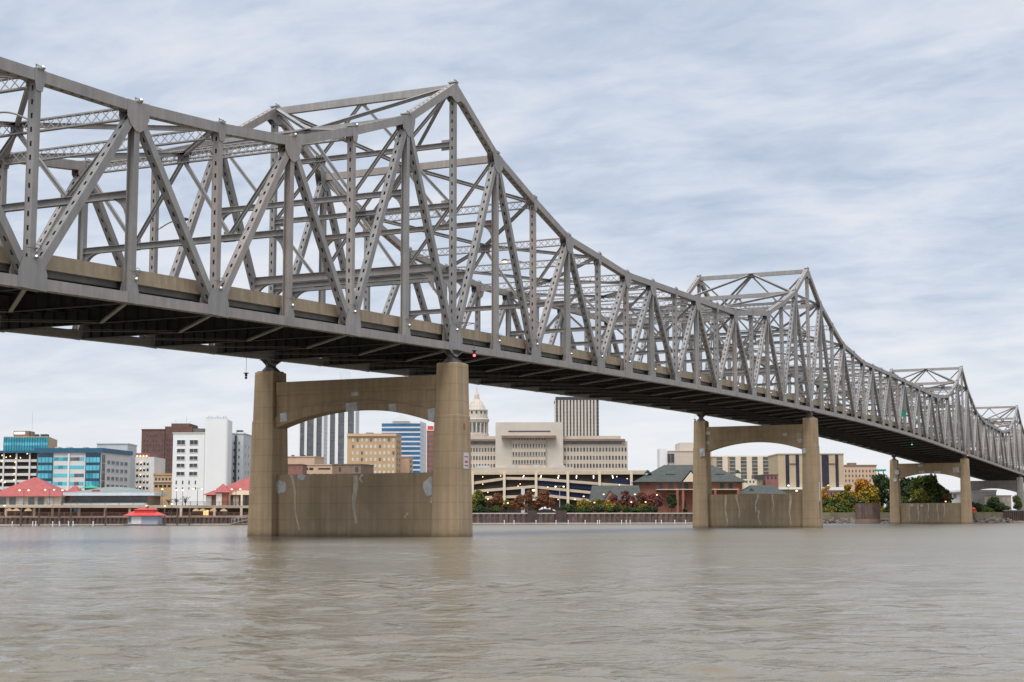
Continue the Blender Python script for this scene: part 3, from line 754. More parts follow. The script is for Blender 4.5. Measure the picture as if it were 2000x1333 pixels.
for w in (0.5, 1.3): mb.bar(pt(25, 1.46, w, 0.08), pt(25, 5.4, w, 0.08), 0.08, 0.08)
mb.build('post', M['steel_dark'], t)
# ------------------------------------------------------------------ buildings of the far bank
WM = {}
def window_mesh(w, h, gm, fm, fr=0.12):
    key = (round(w, 2), round(h, 2), gm.name, fm.name if fm else '')
    if key in WM: return WM[key]
    mb = MB()
    mb.box(-w/2, w/2, -0.02, 0.03, -h/2, h/2, 0)
    if fm:
        for x in (-1, 1): mb.box(x*(w/2+fr/2)-fr/2, x*(w/2+fr/2)+fr/2, -0.12, 0.03, -h/2-fr, h/2+fr, 1)
        for z in (-1, 1): mb.box(-w/2, w/2, -0.12, 0.03, z*(h/2+fr/2)-fr/2, z*(h/2+fr/2)+fr/2, 1)
        if w > 1.3: mb.box(-0.04, 0.04, -0.06, 0.0, -h/2, h/2, 1)
    o = mb.build('window', [gm, fm] if fm else gm); me = o.data
    bpy.data.objects.remove(o); WM[key] = me
    return me
def windows(par, A, B, z0, z1, cols, rows, fw, fh, gm, fm=None, name='window', skip=(), alt=None):
    A, B = Vector((A[0], A[1], 0)), Vector((B[0], B[1], 0)); d = B-A; L = d.length; d /= L
    rz = math.atan2(d.y, d.x); cw, ch = L/cols, (z1-z0)/rows
    for r in range(rows):
        for c in range(cols):
            if (c, r) in skip: continue
            g = gm
            if alt and rnd.random() < alt[1]: g = alt[0]
            o = bpy.data.objects.new(name, window_mesh(cw*fw, ch*fh, g, fm)); COL.objects.link(o)
            p = A + d*(cw*(c+0.5)); p.z = z0 + ch*(r+0.5)
            o.parent = par; o.location = p - ORG[par.name]; o.rotation_euler = (0, 0, rz)
def quad(A, B, C): A, B, C = [Vector((p[0], p[1], 0)) for p in (A, B, C)]; return [A, B, C, A+C-B]
def prism_block(mb, pts, z0, z1, m=0): mb.prism([Vector((p.x, p.y, z0)) for p in pts], (0, 0, z1-z0), m)
def inset(pts, k):                                      # push the four sides of a parallelogram outward by k
    a, b, c, d = pts; u = (b-a).normalized()*k; v = (d-a).normalized()*k
    return [a-u-v, b+u-v, c+u+v, d-u+v]
class Bld:
    def __init__(s, name, label, cat, pxA, pxB, Y, pytop, wall, pxC=None, dC=None, depth=None, z0=3.0, parapet=0.5, pm=None, pybase=985):
        A = (gx(pxA, Y, pybase), Y); B = (gx(pxB, Y, pybase), Y)
        if pxC is not None: C = (gx(pxC, Y+dC, pybase), Y+dC)
        else: C = (B[0], Y+(depth or 18))
        s.A, s.B, s.C = A, B, C; s.Y = Y; s.q = quad(A, B, C); s.z0 = z0; s.top = gz(pytop, Y, (pxA+pxB)/2)
        s.t = thing(name, (A[0]/2+B[0]/2, Y, z0), label, cat)
        mb = MB(); prism_block(mb, s.q, z0, s.top); s.wall = mb.build('wall', wall, s.t)
        if parapet:
            mb = MB(); prism_block(mb, inset(s.q, 0.22), s.top+0.004, s.top+parapet); mb.build('parapet', pm or wall, s.t)
    def z(s, py): return gz(py, s.Y, 1000)
    def fx(s, px, py=985): return gx(px, s.Y, py)
    def win(s, px0, px1, py1, py0, cols, rows, fw, fh, gm, fm=None, **k):
        windows(s.t, (s.fx(px0), s.Y-0.05), (s.fx(px1), s.Y-0.05), s.z(py0), s.z(py1), cols, rows, fw, fh, gm, fm, **k)
    def side(s, u0, u1, py1, py0, cols, rows, fw, fh, gm, fm=None, **k):
        B, C = Vector(s.B), Vector(s.C); n = (C-B).normalized(); o = Vector((n.y, -n.x))*0.05
        windows(s.t, B+(C-B)*u0+o, B+(C-B)*u1+o, s.z(py0), s.z(py1), cols, rows, fw, fh, gm, fm, **k)
    def box(s, name, px0, px1, py1, py0, m, fwd=0.3, dep=1.0):
        mb = MB(); mb.box(s.fx(px0), s.fx(px1), s.Y-fwd, s.Y-fwd+dep, s.z(py0), s.z(py1)); return mb.build(name, m, s.t)
    def roofbox(s, name, px0, px1, py1, m, y0=2, y1=10, base=None):
        mb = MB(); mb.box(s.fx(px0), s.fx(px1), s.Y+y0, s.Y+y1, s.top+0.01 if base is None else base, s.z(py1)); return mb.build(name, m, s.t)
def hip(mb, pts, z0, z1, ridge=0.0, m=0):               # hip roof over four corners, ridge along the first edge
    a, b, c, d = pts; u = (b-a).normalized(); L = (b-a).length; W = (d-a).length
    mid0, mid1 = (a+d)/2, (b+c)/2
    r0, r1 = mid0 + u*ridge, mid1 - u*ridge
    if (r1-r0).dot(u) < 0.05: r0 = (mid0+mid1)/2 - u*0.05; r1 = r0 + u*0.1
    P = [Vector((p.x, p.y, z0)) for p in (a, b, c, d)] + [Vector((r0.x, r0.y, z1)), Vector((r1.x, r1.y, z1))]
    mb.add(P, [(0, 1, 5, 4), (1, 2, 5), (2, 3, 4, 5), (3, 0, 4), (3, 2, 1, 0)], m)
# --- left: teal office, garage, clinic
b = Bld('teal_office', 'blue teal glass office block with tan end wall behind the left car park', 'office', 3, 90, 640, 853, M['tan_panel'], 108, 30, parapet=0)
b.box('curtain_wall', 3, 90, 853, 884, M['teal_glass'], 0.25, 0.2); b.box('glass_band', 3.2, 89.8, 863, 869, M['teal_lite'], 0.32, 0.06)
for i in range(18): b.box('mullion', 3+i*5.1, 3.6+i*5.1, 852.5, 884, M['blue_fascia'], 0.45, 0.16)
pb = b.roofbox('penthouse', 20, 50, 840, M['taupe'], 1, 9); mb = MB(); mb.box(b.fx(22), b.fx(42), b.Y+0.9, b.Y+1.1, b.z(846), b.z(842.5)); mb.build('lit_band', M['tube'], pb)
for px in (58, 70, 77): b.roofbox('air_unit', px, px+6, 846, M['dark_metal'], 3, 6)
mb = MB(); mb.tube([(b.fx(53), b.Y+3, b.top), (b.fx(53), b.Y+3, b.z(802))], 0.07, 5); mb.build('antenna', M['pale_grey'], b.t)
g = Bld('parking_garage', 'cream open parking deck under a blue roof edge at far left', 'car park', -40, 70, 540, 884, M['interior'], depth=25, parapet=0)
for i, (a, c) in enumerate(((896, 901), (909, 914), (923, 928), (936, 941), (949, 955))): g.box('floor_band', -40, 69.5, a, c, M['offwhite'], 0.6, 0.9)
for px in (-25, 4, 29, 55): g.box('column', px, px+3, 882, 985, M['offwhite'], 0.9, 0.28)
g.box('roof_edge', -40, 69.8, 879, 883.5, M['blue_fascia'], 1.5, 8)
mb = MB()
for px, py in ((2, 888), (10, 892), (18, 890), (29, 894), (38, 893), (51, 885), (2, 900), (28, 902), (27, 913), (27, 924), (27, 936), (3, 936), (9, 941)): mb.ball((g.fx(px), g.Y-0.7, g.z(py)), 0.22)
mb.build('lit_lamp', M['lens_warm'], g.t)
c = Bld('clinic_building', 'white clinic with teal glass bays and dark blue roof band', 'office', 70, 195, 530, 884, M['offwhite'], 252, 26, parapet=0)
mb = MB(); prism_block(mb, inset(c.q, 0.7), c.top+0.004, c.z(874)); mb.build('roof_band', M['blue_fascia'], c.t)
for a, d in ((71, 101), (165, 194)):
    c.box('glass_bay', a, d, 884, 955, M['teal_dark'], 0.35, 0.3)
    for r in range(4):
        y = 892+r*15.5
        for k in range(4):
            if rnd.random() < 0.8: c.win(a+1+k*(d-a-2)/4, a+1+(k+1)*(d-a-2)/4, y, y+10.5, 1, 1, 0.9, 0.95, rnd.choice((M['teal_lite'], M['teal_glass'], M['teal_lite'])), None)
            else: c.win(a+1+k*(d-a-2)/4, a+1+(k+1)*(d-a-2)/4, y, y+10.5, 1, 1, 0.9, 0.95, M['teal_glass'], None)
for w_ in [o for o in c.t.children if o.name.startswith('window')]: w_.location.y -= 0.36
for r in range(4):
    y = 892+r*16
    c.win(102.5, 130, y, y+6.5, 3, 1, 0.97, 1.0, M['teal_glass'], None, alt=(M['teal_lite'], 0.5)); c.win(134, 162, y, y+6.5, 3, 1, 0.97, 1.0, M['teal_lite'], None, alt=(M['glass_grey'], 0.45))
c.box('pilaster', 130.5, 133.5, 884, 985, M['white'], 0.4, 0.4)
c.side(0.02, 0.14, 886, 955, 1, 4, 0.9, 0.93, M['glass_grey'], None); c.side(0.17, 0.92, 893, 956, 5, 4, 0.62, 0.42, M['glass_grey'], M['pale_grey'])
for px in (96, 118, 150): c.roofbox('roof_unit', px, px+7, 870.5, M['pale_grey'], 5, 9)
k = Bld('stair_tower', 'pale grey stair tower with one dark window strip right of the clinic', 'tower', 186, 246, 575, 868, M['pale_grey'], 264, 16, parapet=0.4)
k.box('window_strip', 238, 246, 880, 955, M['glass_dark'], 0.15, 0.2)
k.roofbox('roof_unit', 232, 244, 865, M['dark_metal'])
p = Bld('garage_tower', 'white six level garage block with warm lights and a brick top band', 'car park', 262, 299, 560, 893, M['offwhite'], depth=18, parapet=0)
p.roofbox('brick_top', 262.5, 290, 884, M['maroon_brick'], 0.2, 12)
p.win(263, 290, 899, 958, 4, 5, 0.6, 0.45, M['interior'], None)
mb = MB()
for r in range(5):
    for q in range(4):
        if (r*3+q) % 4 != 2: mb.ball((p.fx(266.5+q*6.8), p.Y-0.4, p.z(903+r*11.8)), 0.12 + 0.12*(q == 1))
for q in range(4): mb.ball((p.fx(266+q*6), p.Y-0.2, p.z(890)), 0.3)
mb.build('lit_lamp', M['lens_warm'], p.t)
n = Bld('brick_tower', 'tall brown brick tower with stepped top behind the white blocks', 'building', 273, 318, 720, 840, M['brown_brick'], depth=26, parapet=0.4)
mb = MB(); mb.box(n.fx(318.05), n.fx(372), n.Y+0.5, n.Y+25, 3, n.z(832)); mb.box(n.fx(330), n.fx(366), n.Y+1, n.Y+20, n.z(832)+0.01, n.z(826)); mb.build('upper_block', M['brown_brick'], n.t)
n.win(276, 317, 846, 930, 7, 9, 0.34, 0.42, M['glass_dark'], None, alt=(M['glass_grey'], 0.2)); n.win(320, 336, 852, 930, 3, 8, 0.34, 0.42, M['glass_dark'], None)
mb = MB(); mb.box(n.fx(372.2), n.fx(398), n.Y+1, n.Y+22, 3, n.z(836)); mb.build('grey_annex', M['steel_dark'], n.t)
mb = MB()
for px, py in ((336, 818), (357, 812), (364, 822)): mb.tube([(n.fx(px), n.Y+4, n.z(827)), (n.fx(px), n.Y+4, n.z(py))], 0.08, 5)
mb.build('antenna', M['pale_grey'], n.t)
n = Bld('low_tan_building', 'low tan brick building between the garage tower and white block', 'building', 299, 336, 560, 928, M['tan_brick'], depth=14)
n.win(300, 334, 932, 938, 5, 1, 0.5, 0.8, M['glass_dark']); n.win(300, 334, 946, 951, 4, 1, 0.7, 0.9, M['interior']); n.box('ledge', 299, 336, 939, 941, M['stone_pale'], 0.4, 0.5)
n = Bld('white_office', 'white office block with two columns of dark windows', 'office', 335, 397, 520, 847, M['white'], depth=20, parapet=0.3, pm=M['offwhite'])
for i, y in enumerate((859, 876, 890.5, 905, 921)):
    hh = 8.5 if i == 0 else 6.6
    n.win(343, 359, y, y+hh, 1, 1, 0.95, 1.0, M['glass_dark'], M['offwhite']); n.win(368, 384, y, y+hh, 1, 1, 0.95, 1.0, M['glass_dark'], M['offwhite'])
n.win(337, 387, 938, 945, 4, 1, 0.2, 1.0, M['glass_dark']); n.win(337, 387, 951, 955, 4, 1, 0.16, 1.0, M['glass_dark'])
n = Bld('white_silo_tower', 'tallest blank white tower with rounded edges and rooftop aerials', 'tower', 402, 438, 515, 819, M['white'], depth=12, parapet=0)
mb = MB()
for x, r in ((402, 0.9), (437.5, 0.9)): mb.tube([(n.fx(x), n.Y+0.9, 3), (n.fx(x), n.Y+0.9, n.top-0.02)], r, 16)
mb.build('rounded_corner', M['white'], n.t, smooth=False)
mb = MB(); 
for q in range(14): x = n.fx(400+q*3); mb.tube([(x, n.Y+0.3, n.top), (x, n.Y+0.3, n.top+rnd.uniform(0.4, 1.3))], 0.05, 4)
mb.bar((n.fx(399), n.Y+0.3, n.top+0.45), (n.fx(441), n.Y+0.3, n.top+0.45), 0.06, 0.06); mb.build('aerial', M['steel_dark'], n.t)
n = Bld('grey_white_wing', 'pale grey wing with a dark vertical duct beside the blank white tower', 'building', 441, 473, 530, 848, M['pale_grey'], 494, 22, parapet=0.4)
n.box('duct', 456.5, 460.5, 850, 958, M['dark_metal'], 0.6, 0.6)
n.win(450, 470, 858, 940, 2, 6, 0.2, 0.4, M['glass_dark']); n.side(0.1, 0.9, 862, 930, 3, 4, 0.1, 0.35, M['glass_grey']); n.roofbox('roof_unit', 457, 468, 839, M['dark_metal'], 2, 5)
mb = MB(); mb.box(n.fx(459), n.fx(472), n.Y+1.5, n.Y+3.5, n.top+0.5, n.z(843)); mb.build('roof_hut', M['white'], n.t)
# --- riverside promenade, left
DZ = 5.4
def YF(px):                                             # front of the upper deck
    x = gx(px, 410); return bank(x)+7
t = thing('promenade_deck', (gx(200, 405), YF(200), 2.3), 'beige raised promenade with dark arcade along the left bank', 'promenade')
pxs = list(range(-260, 541, 40)); mb = MB(); fr = [Vector((gx(q, YF(q), 990), YF(q), 0)) for q in pxs]
for a, c in zip(fr, fr[1:]):
    mb.prism([Vector((a.x, a.y, DZ-0.75)), Vector((c.x, c.y, DZ-0.75)), Vector((c.x, c.y+18, DZ-0.75)), Vector((a.x, a.y+18, DZ-0.75))], (0, 0, 0.75))
mb.build('deck_beam', M['beige'], t)
mb = MB()
for a, c in zip(fr, fr[1:]): mb.prism([Vector((a.x, a.y+3.5, 2.2)), Vector((c.x, c.y+3.5, 2.2)), Vector((c.x, c.y+4, 2.2)), Vector((a.x, a.y+4, 2.2))], (0, 0, DZ-2.96))
mb.build('arcade_wall', M['brown_brick'], t)
for px in (-90, -40, 10, 63, 96, 150, 203, 252, 303, 354, 420, 472):
    mb = MB(); x = gx(px, YF(px), 995); y = bank(x)+7; mb.box(x-0.3, x+0.3, y-0.12, y+0.5, 2.25, DZ-0.76); mb.build('column', M['beige'], t)
for px, w in ((-5, 8), (22, 6), (45, 8), (110, 10), (128, 9), (170, 7), (210, 9), (330, 8), (368, 6), (399, 10), (402, 6), (437, 9)):
    mb = MB(); x = gx(px, YF(px)+3.4); y = bank(x)+10.38; mb.box(x, x+w*0.14, y, y+0.15, 2.5, 4.1); mb.build('shop_window', M['room_glow'] if px in (45, 399, 22) else (M['red_brick'] if px in (110, 128) else M['glass_grey']), t)
def railing(name, label, pts, z, h, m, step=2.4):
    t = thing(name, pts[len(pts)//2], label, 'railing'); mb = MB(); ps = None
    for a, c in zip(pts, pts[1:]):
        for q in (0.35, 0.68, 1.0): mb.bar(Vector((a.x, a.y, z+h*q)), Vector((c.x, c.y, z+h*q)), 0.07, 0.07)
        n = max(1, int((c-a).length/step))
        for i in range(n):
            p = a.lerp(c, i/n); p = Vector((p.x, p.y, z))
            if ps is None: q = MB(); q.bar(p, p+Vector((0, 0, h)), 0.1, 0.1); ps = q.build('post', m, t, org=p)
            else: o = ps.copy(); COL.objects.link(o); o.parent = t; o.location = p - ORG[t.name]
    mb.build('rail', m, t)
def bankline(p0, p1, off, n=24):
    out = []
    for i in range(n+1):
        px = p0 + (p1-p0)*i/n; x = gx(px, 420); x = gx(px, bank(x)+off); out.append(Vector((x, bank(x)+off, 0)))
    return out
railing('promenade_railing', 'rust coloured railing along the lower quay on the left', bankline(-200, 485, 0.6), 2.3, 1.05, M['rail'])
railing('terrace_railing', 'dark railing along the upper promenade deck on the left', bankline(-200, 485, 7.3), DZ, 1.0, M['dark_metal'], 2.4)
def sheet_wall(name, label, p0, p1, z1, m, capm, off=0.0, cap=0.3, n=40):
    L = bankline(p0, p1, off, n); t = thing(name, L[n//2], label, 'wall'); mb = MB(); pts = []
    for a, c in zip(L, L[1:]):
        k = max(1, int((c-a).length/0.9)); d = (c-a).normalized(); nn = Vector((d.y, -d.x, 0))
        for i in range(k):
            for q, o in ((0.0, 0), (0.3, 0), (0.42, 0.28), (0.88, 0.28)): pts.append(a.lerp(c, (i+q)/k) + nn*o)
    vs = [Vector((p.x, p.y, -1)) for p in pts] + [Vector((p.x, p.y, z1)) for p in pts] + [Vector((p.x, p.y+0.7, z1)) for p in pts] + [Vector((p.x, p.y+0.7, -1)) for p in pts]
    n2 = len(pts); mb.add(vs, [(k*n2+i, k*n2+i+1, (k+1)*n2+i+1, (k+1)*n2+i) for k in range(3) for i in range(n2-1)]); mb.build('sheet_piles', m, t)
    mb = MB()
    for a, c in zip(L, L[1:]): mb.bar(a+Vector((0, 0.25, z1+cap/2)), c+Vector((0, 0.25, z1+cap/2)), cap, 1.1, Zv)
    mb.build('cap', capm, t)
    mb = MB()
    for a, c in zip(L, L[1:]): mb.bar(a+Vector((0, -0.5, 0.25)), c+Vector((0, -0.5, 0.25)), 0.35, 0.3, Zv)
    mb.build('waler', M['cap'], t)
    return t
sheet_wall('quay_wall', 'brown sheet pile quay wall along the left promenade', -200, 486, 1.95, M['sheet_pile'], M['rail'])
mb = MB(); L = bankline(-220, 500, 0.7)
for a, c in zip(L, L[1:]): mb.prism([Vector((a.x, a.y, 2.2)), Vector((c.x, c.y, 2.2)), Vector((c.x, c.y+9.5, 2.2)), Vector((a.x, a.y+9.5, 2.2))], (0, 0, 0.09))
tag(mb.build('lower_walkway', M['paving']), kind='structure')
sheet_wall('river_wall', 'red brown sheet pile river wall with pale cap below the autumn trees', 915, 1362, 2.9, M['sheet_pile'], M['cap'])
mb = MB()
for px0, px1, h in ((1030, 1049, 3.9), (1085, 1107, 3.9)):
    L = bankline(px0, px1, -0.35, 6)
    for a, c in zip(L, L[1:]): mb.prism([Vector((a.x, a.y, -0.5)), Vector((c.x, c.y, -0.5)), Vector((c.x, c.y+1.6, -0.5)), Vector((a.x, a.y+1.6, -0.5))], (0, 0, h+0.5))
    if px0 == 1030: tag(mb.build('dock_bulkhead', M['pile_dark']), 'dark raised bulkhead panel in the river wall, left of the white tent', 'bulkhead'); mb = MB()
    else: tag(mb.build('dock_bulkhead', M['pile_dark']), 'dark raised bulkhead panel in the river wall, right of the white tent', 'bulkhead')
sheet_wall('bank_wall', 'dark sheet pile wall on the bank at the far right edge', 1962, 2120, 3.6, M['pile_dark'], M['steel_dark'])
# piles, bollards, lamp posts
piles = [41, 76, 115, 138, 206, 288, 321, 346, 370]
for i, px in enumerate(piles):
    Y = bank(gx(px, 400))-2.5 - (5 if px == 288 else 0); x = gx(px, Y, 1020); mb = MB(); h = gz(993 if px not in (288,) else 989, Y)
    mb.tube([(x, Y, -2), (x, Y, h)], 0.22, 8); mb.tube([(x, Y, h), (x, Y, h+0.25)], 0.24, 8, 0, 0.08)
    tag(mb.build('mooring_pile', M['wood'], None, org=Vector((x, Y, 0))), 'dark mooring pile by the left quay, %s from the left' % ORD[i], 'mooring pile', 'mooring piles by the left quay')
boll = [24, 64, 70, 103, 116, 134, 143, 182, 985, 1004, 1047, 1086, 1110, 1143, 1167, 1171, 1214, 1223, 1231, 1281, 1292, 1318, 1339]
pr = None
for i, px in enumerate(boll):
    Y = bank(gx(px, 430))-1.0; x = gx(px, Y, 1020)
    if pr is None:
        mb = MB(); mb.tube([(x, Y, 0.0), (x, Y, 0.95)], 0.13, 6); mb.ball((x, Y, 1.0), 0.17); pr = mb.build('bollard', M['white'], None, org=Vector((x, Y, 0))); o = pr
    else: o = pr.copy(); COL.objects.link(o); o.location = (x, Y, 0)
    if px < 500: tag(o, 'small white bollard at the foot of the left quay, %s from the left' % ORD[i], 'bollard', 'white bollards along the waterline')
    else: tag(o, 'small white bollard below the autumn trees, %s from the left' % ORD[i-8], 'bollard', 'white bollards along the waterline')
def lamp_post(px, pylamp, Y, zbase, label, heads=1, r=0.34, tall=False):
    x = gx(px, Y, pylamp); z = gz(pylamp, Y, px)
    t = thing('lamp_post', (x, Y, zbase), label, 'lamp post', 'lit lamp posts along the waterfront')
    mb = MB(); mb.tube([(x, Y, zbase), (x, Y, z-0.1)], 0.09, 6, 0, 0.06); mb.tube([(x, Y, zbase), (x, Y, zbase+0.5)], 0.16, 6)
    if heads == 2: mb.bar((x-1.3, Y, z+0.15), (x+1.3, Y, z+0.15), 0.08, 0.08)
    mb.build('post', M['dark_metal'] if not tall else M['pale_grey'], t)
    for k in range(heads):
        xx = x if heads == 1 else x-1.2+2.4*k
        mb = MB(); mb.ball((xx, Y, z), r, 0, 0.75); mb.build('globe', M['lens_warm'], t)
        mb = MB(); mb.tube([(xx, Y, z+r*0.6), (xx, Y, z+r*0.6+0.18)], r*0.7, 8, 0, 0.05); mb.build('hood', M['dark_metal'], t)
LP = [(47, 958, 408, DZ, 2), (97, 957, 411, DZ, 2), (122, 958, 414, DZ, 1), (317, 956, 425, DZ, 1), (345, 957.5, 428, DZ, 1), (357, 958, 428, DZ, 1), (386, 955, 431, DZ, 2), (422, 957, 432, DZ, 1), (461, 956, 433, DZ, 2)]
for i, (px, py, Y, z, h) in enumerate(LP): lamp_post(px, py, Y, z, 'lit lamp post on the upper promenade, %s from the left' % ORD[i], h, 0.27)
for i, (px, py) in enumerate(((9, 988), (286, 988), (336, 985), (322, 989))):
    Y = bank(gx(px, 405))+1.5; lamp_post(px, py, Y, 2.3, 'lit lamp post on the lower left quay, %s from the left' % ORD[i], 1, 0.25)
LC = [(953, 975), (992, 983), (1140, 970), (1161, 982), (1179, 966), (1240, 966), (1261, 981), (1283, 967), (1233, 981)]
LC.sort()
for i, (px, py) in enumerate(LC):
    Y = bank(gx(px, 440))+2.5; lamp_post(px, py, Y, 3.2, 'lit lamp post among the autumn trees, %s from the left' % ORD[i], 1, 0.24)
lamp_post(1042, 958, 449, 3.2, 'brightest lit lamp post above the white tent', 1, 0.45)
lamp_post(1093, 951, 452, 3.2, 'tall pale twin headed lamp mast in front of the car park', 2, 0.3, True)
for i, (px, py) in enumerate(((1540, 949), (1556, 959), (1618, 949))): lamp_post(px, py, 520, 3.4, 'lit lamp post on the road beyond the middle pier, %s from the left' % ORD[i], 1, 0.4)
lamp_post(1847, 980, 470, 3.3, 'low red lit lamp post beside the third pier', 1, 0.25)
# pylons and canopy by the river wall
t = thing('pavilion_canopy', (gx(1035, 450), 450, 3.2), 'white flat canopy on a grey pylon left of the white tent', 'canopy')
mb = MB(); mb.box(gx(1018, 450), gx(1025, 450), 449.6, 450.6, 3.2, gz(954, 450)); mb.build('pylon', M['pale_grey'], t)
mb = MB(); mb.box(gx(1024.9, 450), gx(1050, 450), 447, 453, gz(978, 450), gz(974.5, 450)); mb.build('roof', M['white'], t)
mb = MB()
for q in (1030, 1046): mb.tube([(gx(q, 451), 451, 3.2), (gx(q, 451), 451, gz(978, 450))], 0.12, 6)
mb.build('post', M['pale_grey'], t)
t = thing('event_tent', (gx(1066, 446), 446, 3.2), 'white curved event tent on the river wall', 'tent')
mb = MB(); n = 14; x0, x1 = gx(1048, 446), gx(1085, 446); rows = []
for j in range(7):
    v = j/6; rows.append([(x0+(x1-x0)*i/n, 443+6*v, 3.3+1.75*(math.sin(math.pi*(0.08+0.84*i/n))**0.8)*(0.6+0.4*math.sin(math.pi*v))) for i in range(n+1)])
vs = [q for r in rows for q in r]; mb.add(vs, [(j*(n+1)+i, j*(n+1)+i+1, (j+1)*(n+1)+i+1, (j+1)*(n+1)+i) for j in range(6) for i in range(n)]); mb.build('canvas', M['white'], t, smooth=True)
mb = MB()
for q in (x0+0.1, x1-0.1): mb.bar((q, 443.2, 3.2), (q, 443.2, 3.9), 0.1, 0.1)
mb.build('pole', M['pale_grey'], t)
# --- restaurants with red roofs
def red_house(label, px0, px1, Y, pyeave, apex, wall, dep=14, ridge=None, z0=DZ-0.3):
    A, B = Vector((gx(px0, Y), Y, 0)), Vector((gx(px1, Y), Y, 0)); C = B + Vector((0, dep, 0)); q = [A, B, C, A+C-B]
    t = thing('red_roofed_restaurant', (A.x/2+B.x/2, Y, z0), label, 'restaurant')
    ze, za = gz(pyeave, Y), gz(apex, Y+dep/2)
    mb = MB(); prism_block(mb, inset(q, -1.0), z0, ze); mb.build('wall', wall, t)
    mb = MB(); hip(mb, q, ze+0.004, za, dep/2 if ridge is None else ridge); mb.build('roof', M['red_roof'], t)
    for i in range(max(2, int((B.x-A.x)/2.6))):
        k = A.x+1.8+i*2.6
        if k < B.x-1.8:
            mb = MB(); mb.box(k-0.8, k+0.8, Y+0.75, Y+0.9, z0+0.3, ze-0.3); mb.build('window', M['glass_grey'] if i % 3 else M['glass_pale'], t)
    return t
r1 = red_house('large red hip roofed restaurant at the left edge', -28, 124, 418, 968, 931, M['cream'], 17, 10.2)
r2 = red_house('small red hip roofed restaurant wing between the large one and the clubhouse', 117, 158, 424, 967, 946, M['cream'], 8)
r3 = red_house('small red pyramid roofed porch in front of the sloping red roof by the pier', 414, 449, 430, 961, 944, M['red_brick'], 5)
r4 = red_house('tall sloping red roofed restaurant beside the left column of the nearest pier', 394, 600, 436, 966, 929, M['red_brick'], 14, 13)
t = thing('arched_shelter', (gx(470, 433), 433, DZ), 'cream arched shelter in front of the red roofs near the pier', 'shelter')
mb = MB(); pol = [Vector((gx(444, 433), 433, gz(966, 433)))] + [Vector((gx(446+i*6, 433), 433, gz(966-9*math.sin(math.pi*(i/9)*0.9+0.1), 433))) for i in range(10)] + [Vector((gx(504, 433), 433, gz(966, 433)))]
mb.prism(pol, (0, 2, 0)); mb.build('roof', M['cream'], t)
mb = MB()
for q in (446, 470, 500): mb.box(gx(q, 433), gx(q, 433)+0.5, 433, 433.5, DZ, gz(966, 433))
mb.build('post', M['cream'], t)
# clubhouse
Yc = 420; A, B = Vector((gx(121, Yc), Yc, 0)), Vector((gx(301, Yc), Yc, 0)); q = [A, B, B+Vector((0, 16, 0)), A+Vector((0, 16, 0))]
t = thing('clubhouse', (gx(210, Yc), Yc, DZ), 'low clubhouse with grey green curved metal roof and long dark window band', 'clubhouse')
mb = MB(); prism_block(mb, inset(q, -1.6), DZ-0.2, gz(966, Yc)); mb.build('wall', M['taupe'], t)
mb = MB(); prism_block(mb, q, gz(967, Yc), gz(961, Yc)); mb.build('fascia', M['club_fascia'], t)
mb = MB(); z0, z1 = gz(961, Yc)+0.004, gz(950, Yc+8); n = 12
for j in range(2): pass
prof = [(i/n, math.sin(math.pi*(0.12+0.76*i/n))) for i in range(n+1)]; pm = prof[0][1]
lo = [Vector((A.x+(B.x-A.x)*u, Yc, z0)) for u, _ in prof]; hi = [Vector((A.x+(B.x-A.x)*(0.06+0.88*u), Yc+7, z0+(z1-z0)*(h-pm)/(1-pm))) for u, h in prof]; bk = [Vector((p.x, Yc+16, z0)) for p in lo]
vs = lo+hi+bk; m_ = n+1; mb.add(vs, [(k*m_+i, k*m_+i+1, (k+1)*m_+i+1, (k+1)*m_+i) for k in range(2) for i in range(n)]); mb.build('roof', M['club_roof'], t)
for i in range(11):
    mb = MB(); u = A.x+2.4+i*(B.x-A.x-4.8)/11; mb.box(u, u+1.9, Yc+1.4, Yc+1.6, gz(979, Yc), gz(969, Yc)); mb.build('window', M['glass_dark'], t)
mb = MB(); mb.box(gx(128, Yc), gx(288, Yc), Yc-3, Yc-0.2, gz(985, Yc-3), gz(981.5, Yc-3)); mb.build('awning', M['club_fascia'], t)
mb = MB(); mb.box(gx(176, Yc), gx(192, Yc), Yc+1.1, Yc+1.3, gz(958.5, Yc), gz(955, Yc)); mb.build('sign_panel', M['red_roof'], t)
t = thing('green_canopy', (gx(173, 430), 438, DZ), 'bright green canopy showing above the clubhouse roof', 'canopy')
mb = MB(); A_ = [Vector((gx(158, 438), 437, 0)), Vector((gx(193, 438), 437, 0)), Vector((gx(193, 438), 442, 0)), Vector((gx(158, 438), 442, 0))]
hip(mb, A_, gz(952, 438), gz(946.5, 438), 2.5); mb.build('roof', M['bright_green'], t)
mb = MB()
for p_ in A_: mb.bar((p_.x*0.999, p_.y, DZ), (p_.x*0.999, p_.y, gz(952, 438)), 0.2, 0.2)
mb.build('post', M['dark_metal'], t)
b_ = Vector((gx(168, 409), bank(gx(168, 409))+6.8, gz(995.5, 409)))
mb = MB(); mb.tube([b_, b_+Vector((0, 0.12, 0))], 0.55, 18); mb.bar(b_+Vector((0, 0.06, 0.5)), b_+Vector((0, 0.06, DZ-0.75-b_.z)), 0.06, 0.06)
tag(mb.build('round_sign', M['blue_glass'], None, org=b_), 'round blue sign hanging in the dark arcade below the clubhouse', 'sign')
t = thing('gangway', (gx(470, 412), bank(gx(470, 412))-2.0, 0), 'grey railed gangway and float beside the nearest pier on the left', 'gangway')
mb = MB(); xa, xb, yy = gx(453, 412), gx(486, 412), bank(gx(470, 412))-2.0; mb.box(xa, xb, yy-0.9, yy+0.9, -0.2, 0.35); mb.build('float', M['wood'], t)
